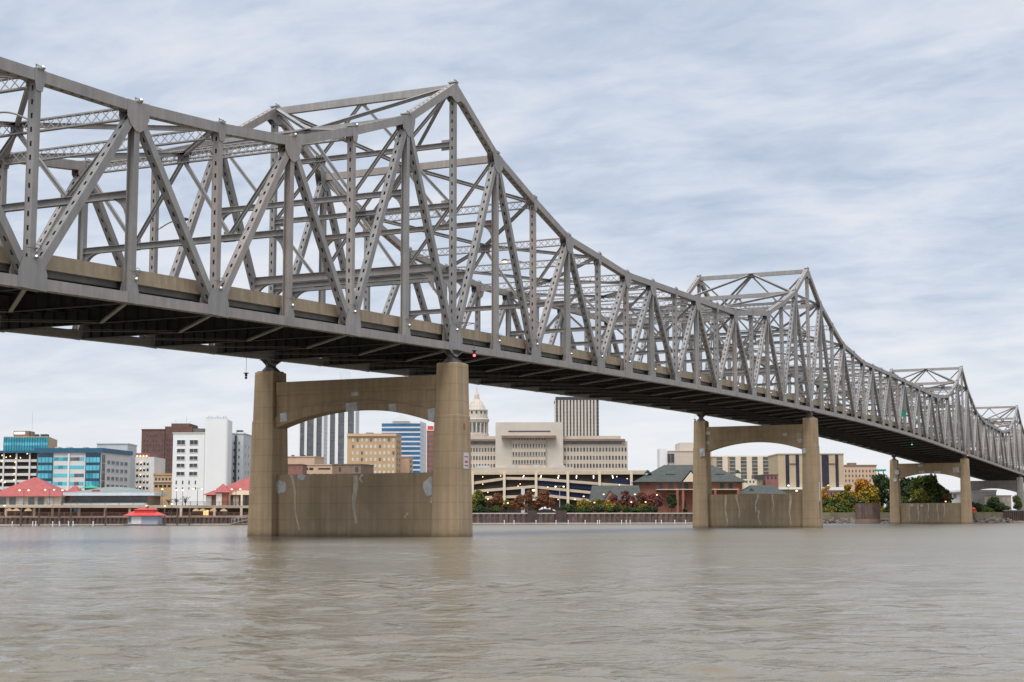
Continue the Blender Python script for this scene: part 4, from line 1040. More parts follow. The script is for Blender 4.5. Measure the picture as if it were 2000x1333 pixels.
mb = MB(); mb.bar((xa, yy, 0.5), (xb, yy, 1.5), 0.08, 0.9, Zv); mb.build('ramp', M['pale_grey'], t)
mb = MB()
for k in (0.9, 1.3): mb.bar((xa, yy-0.4, 0.5+k), (xb, yy-0.4, 1.5+k), 0.06, 0.06)
for k in range(6): mb.bar((xa+(xb-xa)*k/5, yy-0.4, 0.5+k/5), (xa+(xb-xa)*k/5, yy-0.4, 1.8+k/5), 0.06, 0.06)
mb.build('handrail', M['pale_grey'], t)
# boathouse floating in front of the quay
Yb = bank(gx(278, 400))-9; x0, x1 = gx(250, Yb, 1020), gx(308, Yb, 1020)
t = thing('boathouse', ((x0+x1)/2, Yb, 0), 'pale blue floating boathouse with bright red roof by the left quay', 'boathouse')
mb = MB(); mb.box(x0-0.9, x1+0.9, Yb-0.8, Yb+6, -0.4, 0.3); mb.build('float', M['wood'], t)
ze = gz(1006, Yb); mb = MB(); mb.box(x0, x1, Yb, Yb+5, 0.31, ze); mb.build('wall', M['blue_wall'], t)
mb = MB(); mb.box(gx(258, Yb), gx(277, Yb), Yb-0.08, Yb, 0.4, ze-0.25); mb.build('door', M['white'], t)
mb = MB(); mb.box(gx(252, Yb), gx(256, Yb), Yb-0.06, Yb, 0.9, ze-0.5); mb.build('window', M['glass_grey'], t)
q = [Vector((gx(242, Yb), Yb-0.9, 0)), Vector((gx(316, Yb), Yb-0.9, 0)), Vector((gx(316, Yb), Yb+6, 0)), Vector((gx(242, Yb), Yb+6, 0))]
mb = MB(); hip(mb, q, ze+0.004, gz(994, Yb+2.5), 3.0); 
q2 = [Vector((gx(262, Yb), Yb+0.6, 0)), Vector((gx(300, Yb), Yb+0.6, 0)), Vector((gx(300, Yb), Yb+4.5, 0)), Vector((gx(262, Yb), Yb+4.5, 0))]
prism_block(mb, q2, ze+0.5, gz(994.5, Yb)); hip(mb, [p_ for p_ in inset(q2, 0.3)], gz(994.5, Yb)+0.004, gz(991.5, Yb), 1.0); mb.build('roof', M['red_roof_bright'], t)
for i, px in enumerate((18, 32, 55, 383, 396, 416, 437)):
    Y = bank(gx(px, 415))+3.0; x = gx(px, Y, 1000); t = thing('patio_umbrella', (x, Y, 2.3), 'tan patio umbrella on the lower quay, %s from the left' % ORD[i], 'umbrella', 'tan patio umbrellas on the quay')
    mb = MB(); r = 1.1; ring = [(x+r*math.cos(k*math.pi/4), Y+r*math.sin(k*math.pi/4), 3.75) for k in range(8)]; r2_ = [(x+r*0.6*math.cos(k*math.pi/4), Y+r*0.6*math.sin(k*math.pi/4), 4.25) for k in range(8)]
    mb.add(ring+r2_+[(x, Y, 4.5)], [(k, (k+1) % 8, 8+(k+1) % 8, 8+k) for k in range(8)] + [(8+k, 8+(k+1) % 8, 16) for k in range(8)]); mb.build('canopy', M['umbrella'], t)
    mb = MB(); mb.tube([(x, Y, 2.3), (x, Y, 4.3)], 0.04, 5); mb.build('pole', M['wood'], t)
# --- seen through the nearest pier's arch
def striped(label, px0, px1, Y, pytop, strips, pm, gm, pxC=None, dC=None, base=930, name='office_tower', side=True):
    b = Bld(name, label, 'tower', px0, px1, Y, pytop, gm, pxC, dC, depth=25, parapet=0.8, pm=pm)
    for a, d in strips: b.box('pilaster', a, d, pytop, 985, pm, 0.7, 0.68)
    return b
b = striped('white striped apartment tower seen left in the nearest pier arch', 582, 627, 900, 760, ((582, 584.5), (593, 598), (611, 616.5), (627, 631)), M['white'], M['glass_grey'], 638, 20, name='apartment_tower')
for i in range(22): b.box('floor_line', 584.5, 626.9, 765+i*7.5, 765.9+i*7.5, M['steel_dark'], 0.12, 0.1)
b.side(0.15, 0.95, 765, 928, 2, 22, 0.8, 0.45, M['glass_dark'], None)
b = striped('white striped apartment tower right of its twin in the nearest pier arch', 639, 690, 880, 755, ((639, 643), (653, 659), (671, 678), (690, 693)), M['white'], M['glass_grey'], 700, 18, name='apartment_tower')
for i in range(22): b.box('floor_line', 643, 689.9, 760+i*7.5, 760.9+i*7.5, M['steel_dark'], 0.12, 0.1)
b.side(0.2, 0.95, 765, 928, 2, 22, 0.8, 0.45, M['glass_grey'], None)
mb = MB(); z0 = b.top
for px in (661, 680): mb.bar((b.fx(px), b.Y+3, z0), (b.fx(px), b.Y+3, b.z(726)), 0.2, 0.2)
for i in range(5): mb.bar((b.fx(661), b.Y+3, b.z(742-i*4)), (b.fx(680), b.Y+3, b.z(742-i*4)), 0.12, 0.12); mb.bar((b.fx(661), b.Y+3, b.z(742-i*4)), (b.fx(680), b.Y+3, b.z(738-i*4)), 0.1, 0.1)
mb.build('roof_frame', M['pale_grey'], b.t)
b = Bld('hotel', 'tan brick hotel with rows of pale curtained windows in the pier arch', 'hotel', 677, 772, 640, 850, M['tan_brick'], 783, 14, parapet=0.6)
b.box('cornice', 676, 773, 849, 852, M['peach'], 0.6, 0.6)
b.win(684, 772, 853, 929, 10, 6, 0.44, 0.5, M['glass_pale'], None, alt=(M['glass_grey'], 0.2)); b.side(0.15, 0.85, 856, 925, 2, 6, 0.4, 0.45, M['taupe'])
for px, w_, y in ((690, 8, 846.5), (712, 14, 844), (748, 6, 847)): b.roofbox('roof_unit', px, px+w_, y, M['taupe'] if w_ > 8 else M['pale_grey'], 3, 8)
b = Bld('blue_banded_office', 'blue glass office with white bands and arched top behind the hotel', 'office', 744, 820, 760, 823, M['white'], 832, 18, parapet=0)
for i in range(11):
    y = 827 + i*9.2; b.box('glass_band', 744.5, 819.9, y, y+5.6, M['blue_glass'], 0.2, 0.2); b.side(0.05, 0.6, y, y+5.6, 1, 1, 1, 1, M['blue_glass'])
mb = MB(); pol = [Vector((b.fx(765+35*(i/10)), b.Y-0.6, b.z(823)+3.2*math.sin(math.pi*i/10))) for i in range(11)]; mb.prism(pol, (0, 6, 0)); mb.build('pediment', M['white'], b.t)
b = Bld('maroon_tower', 'narrow maroon brick tower with red sign at the arch\'s right edge', 'tower', 833, 852, 800, 842, M['maroon_brick'], depth=15, parapet=0.5, pm=M['cream'])
b.win(834, 852, 848, 925, 3, 8, 0.4, 0.45, M['glass_grey']); b.roofbox('roof_sign', 834, 846, 832, M['red_roof_bright'], 1, 1.5)
b = Bld('peach_store', 'low peach building with dark openings at the arch\'s lower left', 'building', 588, 650, 500, 909, M['peach'], depth=14, parapet=0.3)
b.win(592, 612, 913, 918, 2, 1, 0.8, 0.9, M['interior']); b.win(592, 646, 925, 930, 4, 1, 0.7, 0.9, M['interior']); b.win(620, 645, 913.5, 917, 1, 1, 0.95, 0.8, M['interior'])
b = Bld('peach_hall', 'peach windowless hall with rooftop units left of the hotel', 'building', 560, 613, 560, 893, M['peach'], 632, 10, parapet=0.3)
for px in (566, 583, 588): b.roofbox('roof_unit', px, px+5, 888, M['dark_metal'], 2, 4)
b = Bld('maroon_shed', 'small maroon brick block at the arch\'s lower left corner', 'building', 560, 590, 480, 908, M['maroon_brick'], depth=10, parapet=0.2)
b.win(570, 588, 912, 916, 2, 1, 0.25, 0.8, M['glass_grey'])
b = Bld('taupe_warehouse', 'flat brown warehouse below the hotel in the pier arch', 'building', 648, 704, 470, 908, M['taupe'], 729, 9, parapet=0.25)
b.win(658, 668, 912, 921, 1, 1, 0.4, 0.9, M['glass_dark']); b.win(692, 700, 911, 922, 1, 1, 0.8, 0.9, M['glass_dark'])
b = Bld('peach_annex', 'small peach annex between hotel and blue office', 'building', 782, 798, 660, 894, M['peach'], 806, 10, parapet=0.3)
b.side(0.2, 0.8, 896, 925, 1, 3, 0.6, 0.5, M['taupe'])
# --- courthouse-like dome
Yd = 760; xc = gx(931, Yd, 900); t = thing('domed_tower', (xc, Yd, 3), 'pale stone domed tower with spire right of the nearest pier', 'tower')
def zz_(py): return gz(py, Yd)
def lathe(mb, prof, n=20, m=0):
    vs = [(xc+r*math.cos(2*math.pi*k/n), Yd+r*math.sin(2*math.pi*k/n), z) for r, z in prof for k in range(n)]
    mb.add(vs, [(i*n+k, i*n+(k+1) % n, (i+1)*n+(k+1) % n, (i+1)*n+k) for i in range(len(prof)-1) for k in range(n)] + [tuple(range(n)), tuple(range((len(prof)-1)*n, len(prof)*n))], m)
R = Yd/FPX
mb = MB(); lathe(mb, [(23*R, 3), (23*R, zz_(851)), (23.5*R, zz_(851)), (23.5*R, zz_(848))]); mb.box(xc-24*R, xc+24*R, Yd-24*R, Yd+24*R, 3, zz_(853)); mb.build('base', M['stone_pale'], t)
mb = MB(); lathe(mb, [(19*R, zz_(848)), (19*R, zz_(826)), (23*R, zz_(826)), (24*R, zz_(823)), (25*R, zz_(820)), (24*R, zz_(818.5))])
for k in range(16): a = 2*math.pi*k/16; mb.tube([(xc+21.3*R*math.cos(a), Yd+21.3*R*math.sin(a), zz_(848)), (xc+21.3*R*math.cos(a), Yd+21.3*R*math.sin(a), zz_(826))], 1.5*R, 6)
mb.build('colonnade', M['stone_pale'], t)
for k in range(16):
    a = 2*math.pi*(k+0.5)/16; mb = MB(); u = Vector((math.cos(a), math.sin(a), 0)); v = Vector((-u.y, u.x, 0)); mb.obox(Vector((xc, Yd, zz_(837)))+u*19.0*R, u*0.1, v*1.7*R, Zv*8*R); mb.build('window', M['glass_grey'], t)
mb = MB(); lathe(mb, [(22.5*R, zz_(818.5)), (22.5*R, zz_(815)), (21*R, zz_(815)), (21*R, zz_(803)), (22*R, zz_(803)), (22*R, zz_(801))]); mb.build('attic', M['stone_pale'], t)
for k in range(14):
    a = 2*math.pi*(k+0.5)/14; mb = MB(); u = Vector((math.cos(a), math.sin(a), 0)); v = Vector((-u.y, u.x, 0)); mb.obox(Vector((xc, Yd, zz_(806.5)))+u*21.0*R, u*0.1, v*1.8*R, Zv*2.2*R); mb.build('attic_window', M['glass_dark'], t)
mb = MB(); lathe(mb, [(17*R, zz_(801)), (14*R, zz_(793)), (10*R, zz_(786)), (6.5*R, zz_(782)), (5*R, zz_(779))])
for k in range(16):
    a = 2*math.pi*k/16; mb.tube([(xc+q*R*math.cos(a), Yd+q*R*math.sin(a), zz_(p_)) for q, p_ in ((17, 801), (14.2, 793), (10.2, 786), (6.6, 782))], 0.22, 5)
mb.build('dome', M['stone_pale'], t)
mb = MB(); lathe(mb, [(6*R, zz_(782)), (5*R, zz_(776)), (4.5*R, zz_(771)), (2*R, zz_(766)), (0.9*R, zz_(761)), (0.3*R, zz_(755))], 10); mb.build('lantern', M['stone'], t)
# --- long stone office and its garage
b = Bld('stone_office', 'long beige stone office with small square windows and taller blank centre', 'office', 905, 1226, 600, 862, M['stone'], depth=24, parapet=0, pybase=900)
def B_(name, *a): return b.box(name, *a)
b.roofbox('left_attic', 905, 969, 852, M['stone'], 0.8, 20); b.roofbox('right_attic', 1100, 1214, 852, M['stone'], 0.8, 20)
B_('left_eave', 905, 968.5, 858.5, 862.5, M['taupe'], 1.3, 1.6); B_('right_eave', 1100, 1222, 858.5, 862.5, M['taupe'], 1.3, 1.6)
B_('left_top_band', 905, 968, 863, 868, M['glass_grey'], 0.12, 0.3); B_('right_top_band', 1101, 1215, 863, 868, M['glass_grey'], 0.12, 0.3)
mb = MB(); mb.box(b.fx(968), b.fx(1100), b.Y-2.5, b.Y+18, 3, b.z(826)); cb = mb.build('centre_block', M['stone_pale'], b.t)
mb = MB(); mb.box(b.fx(1000), b.fx(1066), b.Y-3.3, b.Y-2.45, 3, b.z(858)); mb.build('centre_bay', M['stone'], b.t)
mb = MB(); mb.box(b.fx(980), b.fx(1086), b.Y-5.2, b.Y-2.4, b.z(857.5), b.z(852.5)); mb.build('canopy', M['taupe'], b.t)
mb = MB(); mb.box(b.fx(993), b.fx(1075), b.Y-2.62, b.Y-2.4, b.z(844.5), b.z(842.5)); mb.build('slot', M['glass_dark'], b.t)
def bw(px0, px1, py1, py0, cols, yy): windows(b.t, (b.fx(px0), b.Y-yy), (b.fx(px1), b.Y-yy), b.z(py0), b.z(py1), cols, 1, 0.5, 1.0, M['glass_dark'], M['stone_pale'] if yy > 1 else None, alt=(M['glass_grey'], 0.35))
for y in (875, 891, 906.5):
    bw(917, 968, y, y+7.5, 9, 0.06); bw(1101, 1226, y, y+7.5, 20, 0.06)
for y in (856.6, 868, 884, 899.5): bw(1000, 1067, y, y+(7.5 if y > 860 else 4), 12, 3.36)
B_('terrace', 905, 1120, 914, 922, M['stone'], 4, 3.9)
for px, w_ in ((931, 26), (992, 16), (1042, 12), (1082, 22)): mb = MB(); mb.box(b.fx(px), b.fx(px+w_), b.Y-3.9, b.Y-2.9, b.z(914)+0.01, b.z(910.5)); mb.build('planter_box', M['pale_grey'], b.t)
b = striped('tall tower with pale vertical ribs behind the long stone office', 1086, 1171, 780, 782, tuple((1090.5+i*6.55, 1094.2+i*6.55) for i in range(12)), M['stone_pale'], M['glass_dark'], name='ribbed_tower')
b.box('dark_cap', 1086, 1171, 776, 781.9, M['dark_metal'], 0.75, 0.7); b.box('corner_rib', 1085.5, 1087, 777, 985, M['stone'], 0.72, 0.7)
for i in range(22): b.box('floor_line', 1087.2, 1170.8, 788+i*7, 789.6+i*7, M['steel_dark'], 0.14, 0.12)
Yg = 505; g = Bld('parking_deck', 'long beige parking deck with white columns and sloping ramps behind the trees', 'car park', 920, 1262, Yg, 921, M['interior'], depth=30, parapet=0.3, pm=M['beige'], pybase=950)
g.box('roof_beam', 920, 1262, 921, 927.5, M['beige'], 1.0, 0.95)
for px in (921, 983, 1045, 1107, 1169, 1231):
    g.box('column', px-0.5, px+4.5, 924, 990, M['cream'], 1.6, 0.58)
def ramp_(x0, y0, x1, y1, m, hh=5.2, fwd=0.9):
    mb = MB(); a, c = Vector((g.fx(x0), Yg-fwd, g.z(y0))), Vector((g.fx(x1), Yg-fwd, g.z(y1))); h = Vector((0, 0, -hh*Yg/FPX))
    mb.prism([a, c, c+h, a+h], (0, fwd-0.05, 0)); return mb.build('ramp', m, g.t)
for y0, y1, x0, x1 in ((942, 933, 920, 983), (958, 948, 920, 1045), (970, 967, 920, 1045)): ramp_(x0, y0, x1, y1, M['beige'])
for i, (ya, yb, xa, xb) in enumerate(((932, 933, 983, 1045), (933, 948, 1045, 1231), (949, 965, 1045, 1200), (965, 979, 1060, 1180))): ramp_(xa, ya, xb, yb, M['beige'])
for xa, ya, xb, yb in ((1047, 937, 1231, 952), (1047, 953, 1190, 967)): ramp_(xa, ya+1, xb, yb+1, M['interior_blue'], 10, 0.3)
g.box('blue_screen', 1195, 1229, 934, 947, M['interior_blue'], 0.25, 0.2)
mb = MB()
for i, px in enumerate((1019, 1054, 1089, 1125, 1159, 1197)):
    e = (px-1110)*0.03; mb.bar((g.fx(px+2-e), Yg-0.3, g.z(929)), (g.fx(px-2-e*0.2+3), Yg-0.3, g.z(935)), 0.25, 0.2)
mb.build('tube_light', M['tube'], g.t)
mb = MB()
for px, py in ((943, 932), (978, 930), (943, 946), (1016, 946), (1012, 950), (1070, 952), (953, 962), (1205, 932), (1225, 936), (1210, 948), (1123, 976), (1090, 976)): mb.ball((g.fx(px), Yg-0.95, g.z(py)), 0.17)
mb.build('lit_lamp', M['lens_warm'], g.t)
# --- brick station with green roofs
Ys = 475
def station(): 
    A, B = Vector((gx(1240, Ys, 945), Ys, 0)), Vector((gx(1460, Ys, 945), Ys, 0)); q = [A, B, B+Vector((0, 16, 0)), A+Vector((0, 16, 0))]
    t = thing('brick_station', ((A.x+B.x)/2, Ys, 3.2), 'red brick station hall with broad grey green hip roof behind the middle pier', 'station')
    mb = MB(); prism_block(mb, inset(q, -1.5), 3.2, gz(942, Ys)); mb.build('wall', M['red_brick'], t)
    mb = MB(); hip(mb, q, gz(942, Ys)+0.004, gz(909, Ys+8), 10); rf = mb.build('roof', M['green_roof'], t)
    mb = MB(); mb.box(A.x+0.2, B.x-0.2, Ys+0.1, Ys+15.8, gz(943.2, Ys), gz(942, Ys)); mb.build('eave', M['dark_green'], t)
    for px in (1265, 1440):
        mb = MB(); c = Vector((gx(px, Ys+4, 920), Ys+3, 0)); z = gz(926, Ys+3); w = 1.1
        mb.add([c+Vector((-w, -0.3, z)), c+Vector((w, -0.3, z)), c+Vector((0, -0.3, z+1.2)), c+Vector((0, 5, z+1.2)), c+Vector((-w, 3, z)), c+Vector((w, 3, z))], [(0, 1, 2), (0, 2, 3, 4), (1, 5, 3, 2)]); mb.build('dormer', M['dark_green'], rf)
    for px0, px1 in ((1300, 1320), (1398, 1417)):
        mb = MB(); mb.box(gx(px0, Ys+3), gx(px1, Ys+3), Ys+3.2, Ys+5, gz(930, Ys+3), gz(926.5, Ys+3)); mb.build('roof_vent', M['dark_green'], rf)
    mb = MB(); z0 = gz(942, Ys); c = Vector((gx(1350, Ys), Ys-0.4, 0)); w = gx(1370, Ys)-gx(1332, Ys)
    mb.add([c+Vector((-w/2, 0, z0)), c+Vector((w/2, 0, z0)), c+Vector((0, 0, z0+3.6)), c+Vector((0, 7, z0+3.6)), c+Vector((-w/2, 7, z0)), c+Vector((w/2, 7, z0))], [(0, 2, 3, 4), (1, 5, 3, 2)], 0); mb.add([c+Vector((-w/2+0.5, 0.1, z0)), c+Vector((w/2-0.5, 0.1, z0)), c+Vector((0, 0.1, z0+3.1))], [(0, 1, 2)], 1); mb.build('gable', [M['green_roof'], M['cream']], rf)
    for px in (1288, 1308, 1325, 1338, 1408, 1425):
        mb = MB(); mb.box(gx(px, Ys), gx(px, Ys)+1.3, Ys+1.4, Ys+1.55, gz(955, Ys), gz(945.5, Ys)); mb.build('window', M['dark_green'] if px > 1330 else M['glass_dark'], t)
    for px in (1321, 1332, 1395, 1440):
        mb = MB(); mb.box(gx(px, Ys-2), gx(px, Ys-2)+0.7, Ys-2.4, Ys-1.7, 3.2, gz(955, Ys)); mb.build('brick_pillar', M['red_brick'], t)
    mb = MB(); mb.box(gx(1283, Ys-2), gx(1442, Ys-2), Ys-2.45, Ys+1.4, gz(958, Ys), gz(956.5, Ys)); mb.build('terrace_slab', M['stone_pale'], t)
    A, B = Vector((gx(1151, Ys, 960), Ys-6, 0)), Vector((gx(1252, Ys, 960), Ys-6, 0)); q = [A, B, B+Vector((0, 10, 0)), A+Vector((0, 10, 0))]
    t = thing('station_wing', ((A.x+B.x)/2, Ys-6, 3.2), 'lower brick wing with green roof and small gable among red trees', 'station')
    mb = MB(); prism_block(mb, inset(q, -0.8), 3.2, gz(978, Ys-6)); mb.build('wall', M['red_brick'], t)
    mb = MB(); hip(mb, q, gz(978, Ys-6)+0.004, gz(949, Ys-1), 0.8); rf = mb.build('roof', M['green_roof'], t)
    mb = MB(); z0 = gz(978, Ys-6); c = Vector((gx(1192, Ys-6), Ys-6.3, 0)); w = 4.2
    mb.add([c+Vector((-w/2, 0, z0)), c+Vector((w/2, 0, z0)), c+Vector((0, 0, z0+3)), c+Vector((0, 4, z0+3))], [(0, 2, 3), (1, 3, 2)], 0); mb.add([c+Vector((-w/2+0.3, 0.08, z0)), c+Vector((w/2-0.3, 0.08, z0)), c+Vector((0, 0.08, z0+2.7))], [(0, 1, 2)], 1); mb.build('gable', [M['dark_green'], M['maroon_brick']], rf)
    for px in (1160, 1178, 1205, 1222):
        mb = MB(); mb.box(gx(px, Ys-6), gx(px, Ys-6)+1.2, Ys-5.3, Ys-5.15, gz(992, Ys-6), gz(982, Ys-6)); mb.build('window', M['glass_dark'], t)
    A, B = Vector((gx(1442, Ys, 960), Ys-2, 0)), Vector((gx(1536, Ys, 960), Ys-2, 0)); q = [A, B, B+Vector((0, 9, 0)), A+Vector((0, 9, 0))]
    t = thing('station_shed', ((A.x+B.x)/2, Ys-2, 3.2), 'low grey green roofed shed seen through the middle pier', 'shed')
    mb = MB(); prism_block(mb, inset(q, -0.8), 3.2, gz(966, Ys-2)); mb.build('wall', M['taupe'], t)
    mb = MB(); hip(mb, q, gz(966, Ys-2)+0.004, gz(949, Ys+2), 4); rf = mb.build('roof', M['green_roof'], t)
    mb = MB(); c = Vector((gx(1470, Ys-2), Ys-0.5, 0)); z = gz(960, Ys-1); mb.add([c+Vector((-0.9, 0, z)), c+Vector((0.9, 0, z)), c+Vector((0, 0, z+0.9)), c+Vector((0, 3, z+0.9))], [(0, 1, 2), (0, 2, 3), (1, 3, 2)]); mb.build('dormer', M['dark_green'], rf)
station()
# --- right of the station
b = Bld('concrete_theatre', 'pale concrete block with stepped roof left of the middle pier', 'building', 1306, 1390, 640, 882, M['stone'], depth=22, parapet=0.3, pybase=905)
mb = MB(); mb.box(b.fx(1330), b.fx(1391), b.Y+2, b.Y+20, 3, b.z(865)); mb.build('stage_tower', M['stone_pale'], b.t)
mb = MB(); mb.box(b.fx(1290), b.fx(1305.9), b.Y+1, b.Y+12, 3, b.z(877)); mb.build('white_end', M['white'], b.t); b.win(1304, 1319, 887, 905, 1, 1, 0.9, 1.0, M['glass_dark'], M['stone_pale'])
b = Bld('ribbed_office', 'tan office with alternating dark window strips in the middle pier arch', 'office', 1392, 1522, 620, 893, M['tan_panel'], depth=20, parapet=0.5, pm=M['cream'], pybase=910)
for px in (1401, 1426.5, 1448.5, 1470, 1491.5, 1513): b.box('window_strip', px, px+11, 894.5, 940, M['glass_grey'], 0.1, 0.1)
for px in (1412, 1437.5, 1459.5, 1481, 1502.5): b.box('pilaster', px+0.2, px+10.5, 893, 985, M['cream'], 0.5, 0.48)
for i in range(5): b.box('floor_line', 1400, 1522, 900+i*7, 901.3+i*7, M['tan_panel'], 0.16, 0.05)
b = Bld('tan_slab_office', 'taller tan office slab with dark vertical window strips behind the middle pier', 'office', 1520, 1648, 580, 888, M['tan_panel'], depth=22, parapet=0.4, pybase=920)
for a, d in ((1536, 1543), (1556, 1562.5), (1607, 1620.5), (1633.5, 1639.5)): b.box('window_strip', a, d, 887.8, 953, M['navy'], 0.15, 0.14)
b.box('ledge', 1543.2, 1555.8, 906.3, 907.8, M['taupe'], 0.3, 0.28); b.box('ledge', 1620.7, 1633.3, 906.3, 907.8, M['taupe'], 0.3, 0.28); b.box('base_band', 1520, 1660, 953.5, 957.5, M['white'], 2.2, 2.1)
b = Bld('brick_mill', 'low tan brick mill with window rows right of the tan office slab', 'building', 1648, 1712, 640, 911, M['peach'], depth=20, parapet=0.6, pm=M['taupe'], pybase=930)
b.win(1650, 1711, 917, 945, 9, 3, 0.4, 0.5, M['glass_grey']); b.roofbox('roof_hut', 1664, 1678, 905, M['taupe'], 3, 8)
b = Bld('pink_brick_house', 'pink brick house with dark windows seen inside the middle pier arch', 'building', 1494, 1520, 560, 928, M['maroon_brick'], depth=10, parapet=0.3, pybase=935)
b.win(1497, 1520, 931, 938, 3, 1, 0.4, 0.7, M['glass_dark'])
b = Bld('cream_house', 'cream clapboard house with dark roof left of the pink brick house', 'building', 1452, 1478, 555, 936, M['cream'], 1494, 8, parapet=0, pybase=940)
b.roofbox('roof', 1474, 1496, 929, M['dark_metal'], -0.3, 6); b.win(1456, 1476, 939, 945, 3, 1, 0.4, 0.7, M['glass_dark'])
b = Bld('low_brick_wall', 'long low red brick store behind the yellow bushes', 'building', 1600, 1662, 540, 958, M['maroon_brick'], depth=10, parapet=0.3, pm=M['white'], pybase=960)
b.win(1604, 1660, 962, 970, 7, 1, 0.4, 0.7, M['glass_dark'])
b = Bld('white_shop', 'white flat roofed shop between third pier and the right edge', 'shop', 1838, 1946, 560, 960, M['offwhite'], depth=14, parapet=0.5, pm=M['white'], pybase=970)
b.win(1842, 1870, 966, 975, 3, 1, 0.7, 0.9, M['glass_grey']); b.box('fascia', 1838, 1946, 961, 963.5, M['white'], 0.8, 0.8); b.win(1900, 1944, 968, 982, 5, 1, 0.5, 0.9, M['glass_pale'])
b = Bld('tan_shed', 'small tan shed with brown door at the right edge', 'shed', 1938, 1975, 545, 969, M['cream'], depth=9, parapet=0.2, pm=M['taupe'], pybase=975)
b.win(1943, 1953, 973, 988, 1, 1, 0.8, 0.9, M['red_brick']); b.win(1956, 1974, 974, 982, 2, 1, 0.5, 0.8, M['white'])
t = thing('fuel_station_canopy', (gx(1720, 560), 560, 3.5), 'teal edged flat canopy left of the dark conifer', 'canopy')
mb = MB(); mb.box(gx(1712, 560), gx(1729, 560), 557, 562, gz(922, 560), gz(919, 560)); mb.build('roof', M['green_sign'], t)
mb = MB(); mb.bar((gx(1716, 560), 559, 3.5), (gx(1716, 560), 559, gz(922, 560)), 0.3, 0.3); mb.bar((gx(1726, 560), 559, 3.5), (gx(1726, 560), 559, gz(922, 560)), 0.3, 0.3); mb.build('post', M['pale_grey'], t)
# mooring cell and tarp
Yc = 447; x = gx(1695, Yc, 1010); r = 22.5*Yc/FPX; mb = MB(); n = 48; ring = [(r+(0.09 if k % 2 else 0)) for k in range(n)]
lo = [(x+ring[k]*math.cos(2*math.pi*k/n), Yc+ring[k]*math.sin(2*math.pi*k/n), -1) for k in range(n)]; hi = [(a, c, gz(985, Yc)) for a, c, _ in lo]
t = thing('mooring_cell', (x, Yc, 0), 'round rusty brown sheet pile mooring cell by the right bank', 'mooring cell')
mb.loft([Vector(p) for p in lo], [Vector(p) for p in hi]); mb.build('sheet_piles', M['sheet_pile'], t)
mb = MB(); n = 32; mb.tube([(x, Yc, 0.1), (x, Yc, 1.3)], r+0.14, n); mb.build('collar', M['taupe'], t)
x = gx(1903, 455, 985); mb = MB()
for i, (a, c) in enumerate(((0, 1.0), (0.5, 0.8))): pass
mb.ball((x, 458, 4.2), 1.3, 0, 0.55, 10, 6); mb.ball((x-0.7, 458, 4.0), 0.8, 0, 0.6, 10, 6); mb.box(x-1.7, x+1.3, 457.2, 458.8, 3.2, 3.8)
tag(mb.build('covered_boat', M['orange_tarp'], None, org=Vector((x, 458, 3.3))), 'orange red covered boat on the bank right of the third pier', 'boat')
# ------------------------------------------------------------------ trees, shrubs and stones
def crown_mesh(seed, rx, rz, n, size, kind, conifer=False):
    r = random.Random(seed); mb = MB(); cl = []
    if conifer:
        for i in range(26): u = r.random(); a = r.uniform(0, 6.28); q = rx*(1-u)*r.uniform(0.5, 1); cl.append((Vector((q*math.cos(a), q*math.sin(a), 2*rz*u)), rx*0.3*(1.15-u)))
    else:
        for i in range(22):
            a, b_, q = r.uniform(0, 6.28), r.uniform(-0.85, 1), r.uniform(0.35, 0.85)
            h = math.sqrt(max(0, 1-b_*b_)); cl.append((Vector((rx*q*h*math.cos(a), rx*q*h*math.sin(a), rz+rz*q*b_)), rx*r.uniform(0.3, 0.5)))
    for i in range(n):
        c, rr = cl[i % len(cl)]
        d = Vector((r.gauss(0, 1), r.gauss(0, 1), r.gauss(0, 1))).normalized()*rr*r.uniform(0.45, 1.08); d.z *= 0.85
        p = c + d; u = Vector((r.gauss(0, 1), r.gauss(0, 1), r.gauss(0, 1))).normalized(); v = u.cross(Vector((r.gauss(0, 1), r.gauss(0, 1), r.gauss(0, 1)))).normalized(); s = size*r.uniform(0.6, 1.3)
        mb.add([p-u*s, p+v*s*0.6, p+u*s, p-v*s*0.6], [(0, 1, 2, 3)])
    return mb
CM = {}
def plant(name, label, px, pytop, pybase, wpx, Y, kind, z0, trunk=0.28, cat='tree', group=None, conifer=False, lean=0):
    x = gx(px, Y, (pytop+pybase)/2); zt = gz(pytop, Y, px); H = zt-z0; rx = wpx/2*Y/FPX; zc = z0+H*trunk
    t = thing(name, (x, Y, z0), label, cat, group); sd = int(px*7) % 5
    mb = MB(); r = random.Random(int(px)); h = H*(trunk+0.35)
    mb.tube([(x, Y, z0-0.3), (x+r.uniform(-.1, .1), Y, z0+h*0.5), (x+lean+r.uniform(-.2, .2), Y, z0+h)], max(0.09, H*0.022), 6, 0, max(0.03, H*0.008))
    for k in range(5 if not conifer else 0):
        a = k*1.26+r.uniform(0, 0.8); q = z0+h*(0.55+0.08*k); e = rx*0.6; mb.tube([(x, Y, q), (x+e*0.5*math.cos(a), Y+e*0.5*math.sin(a), q+H*0.1), (x+e*math.cos(a), Y+e*math.sin(a), q+H*0.24)], max(0.05, H*0.01), 5, 0, 0.02)
    mb.build('trunk' if cat == 'tree' else 'stem', M['bark'], t)
    mb = crown_mesh(int(px)*3+sd, rx, (zt-zc)/2, int(900 + 75*wpx), max(0.2, rx*0.11), kind, conifer)
    for v in mb.v: v.x += x; v.y += Y; v.z += zc
    mb.build('crown' if cat == 'tree' else 'foliage', LEAF[kind], t)
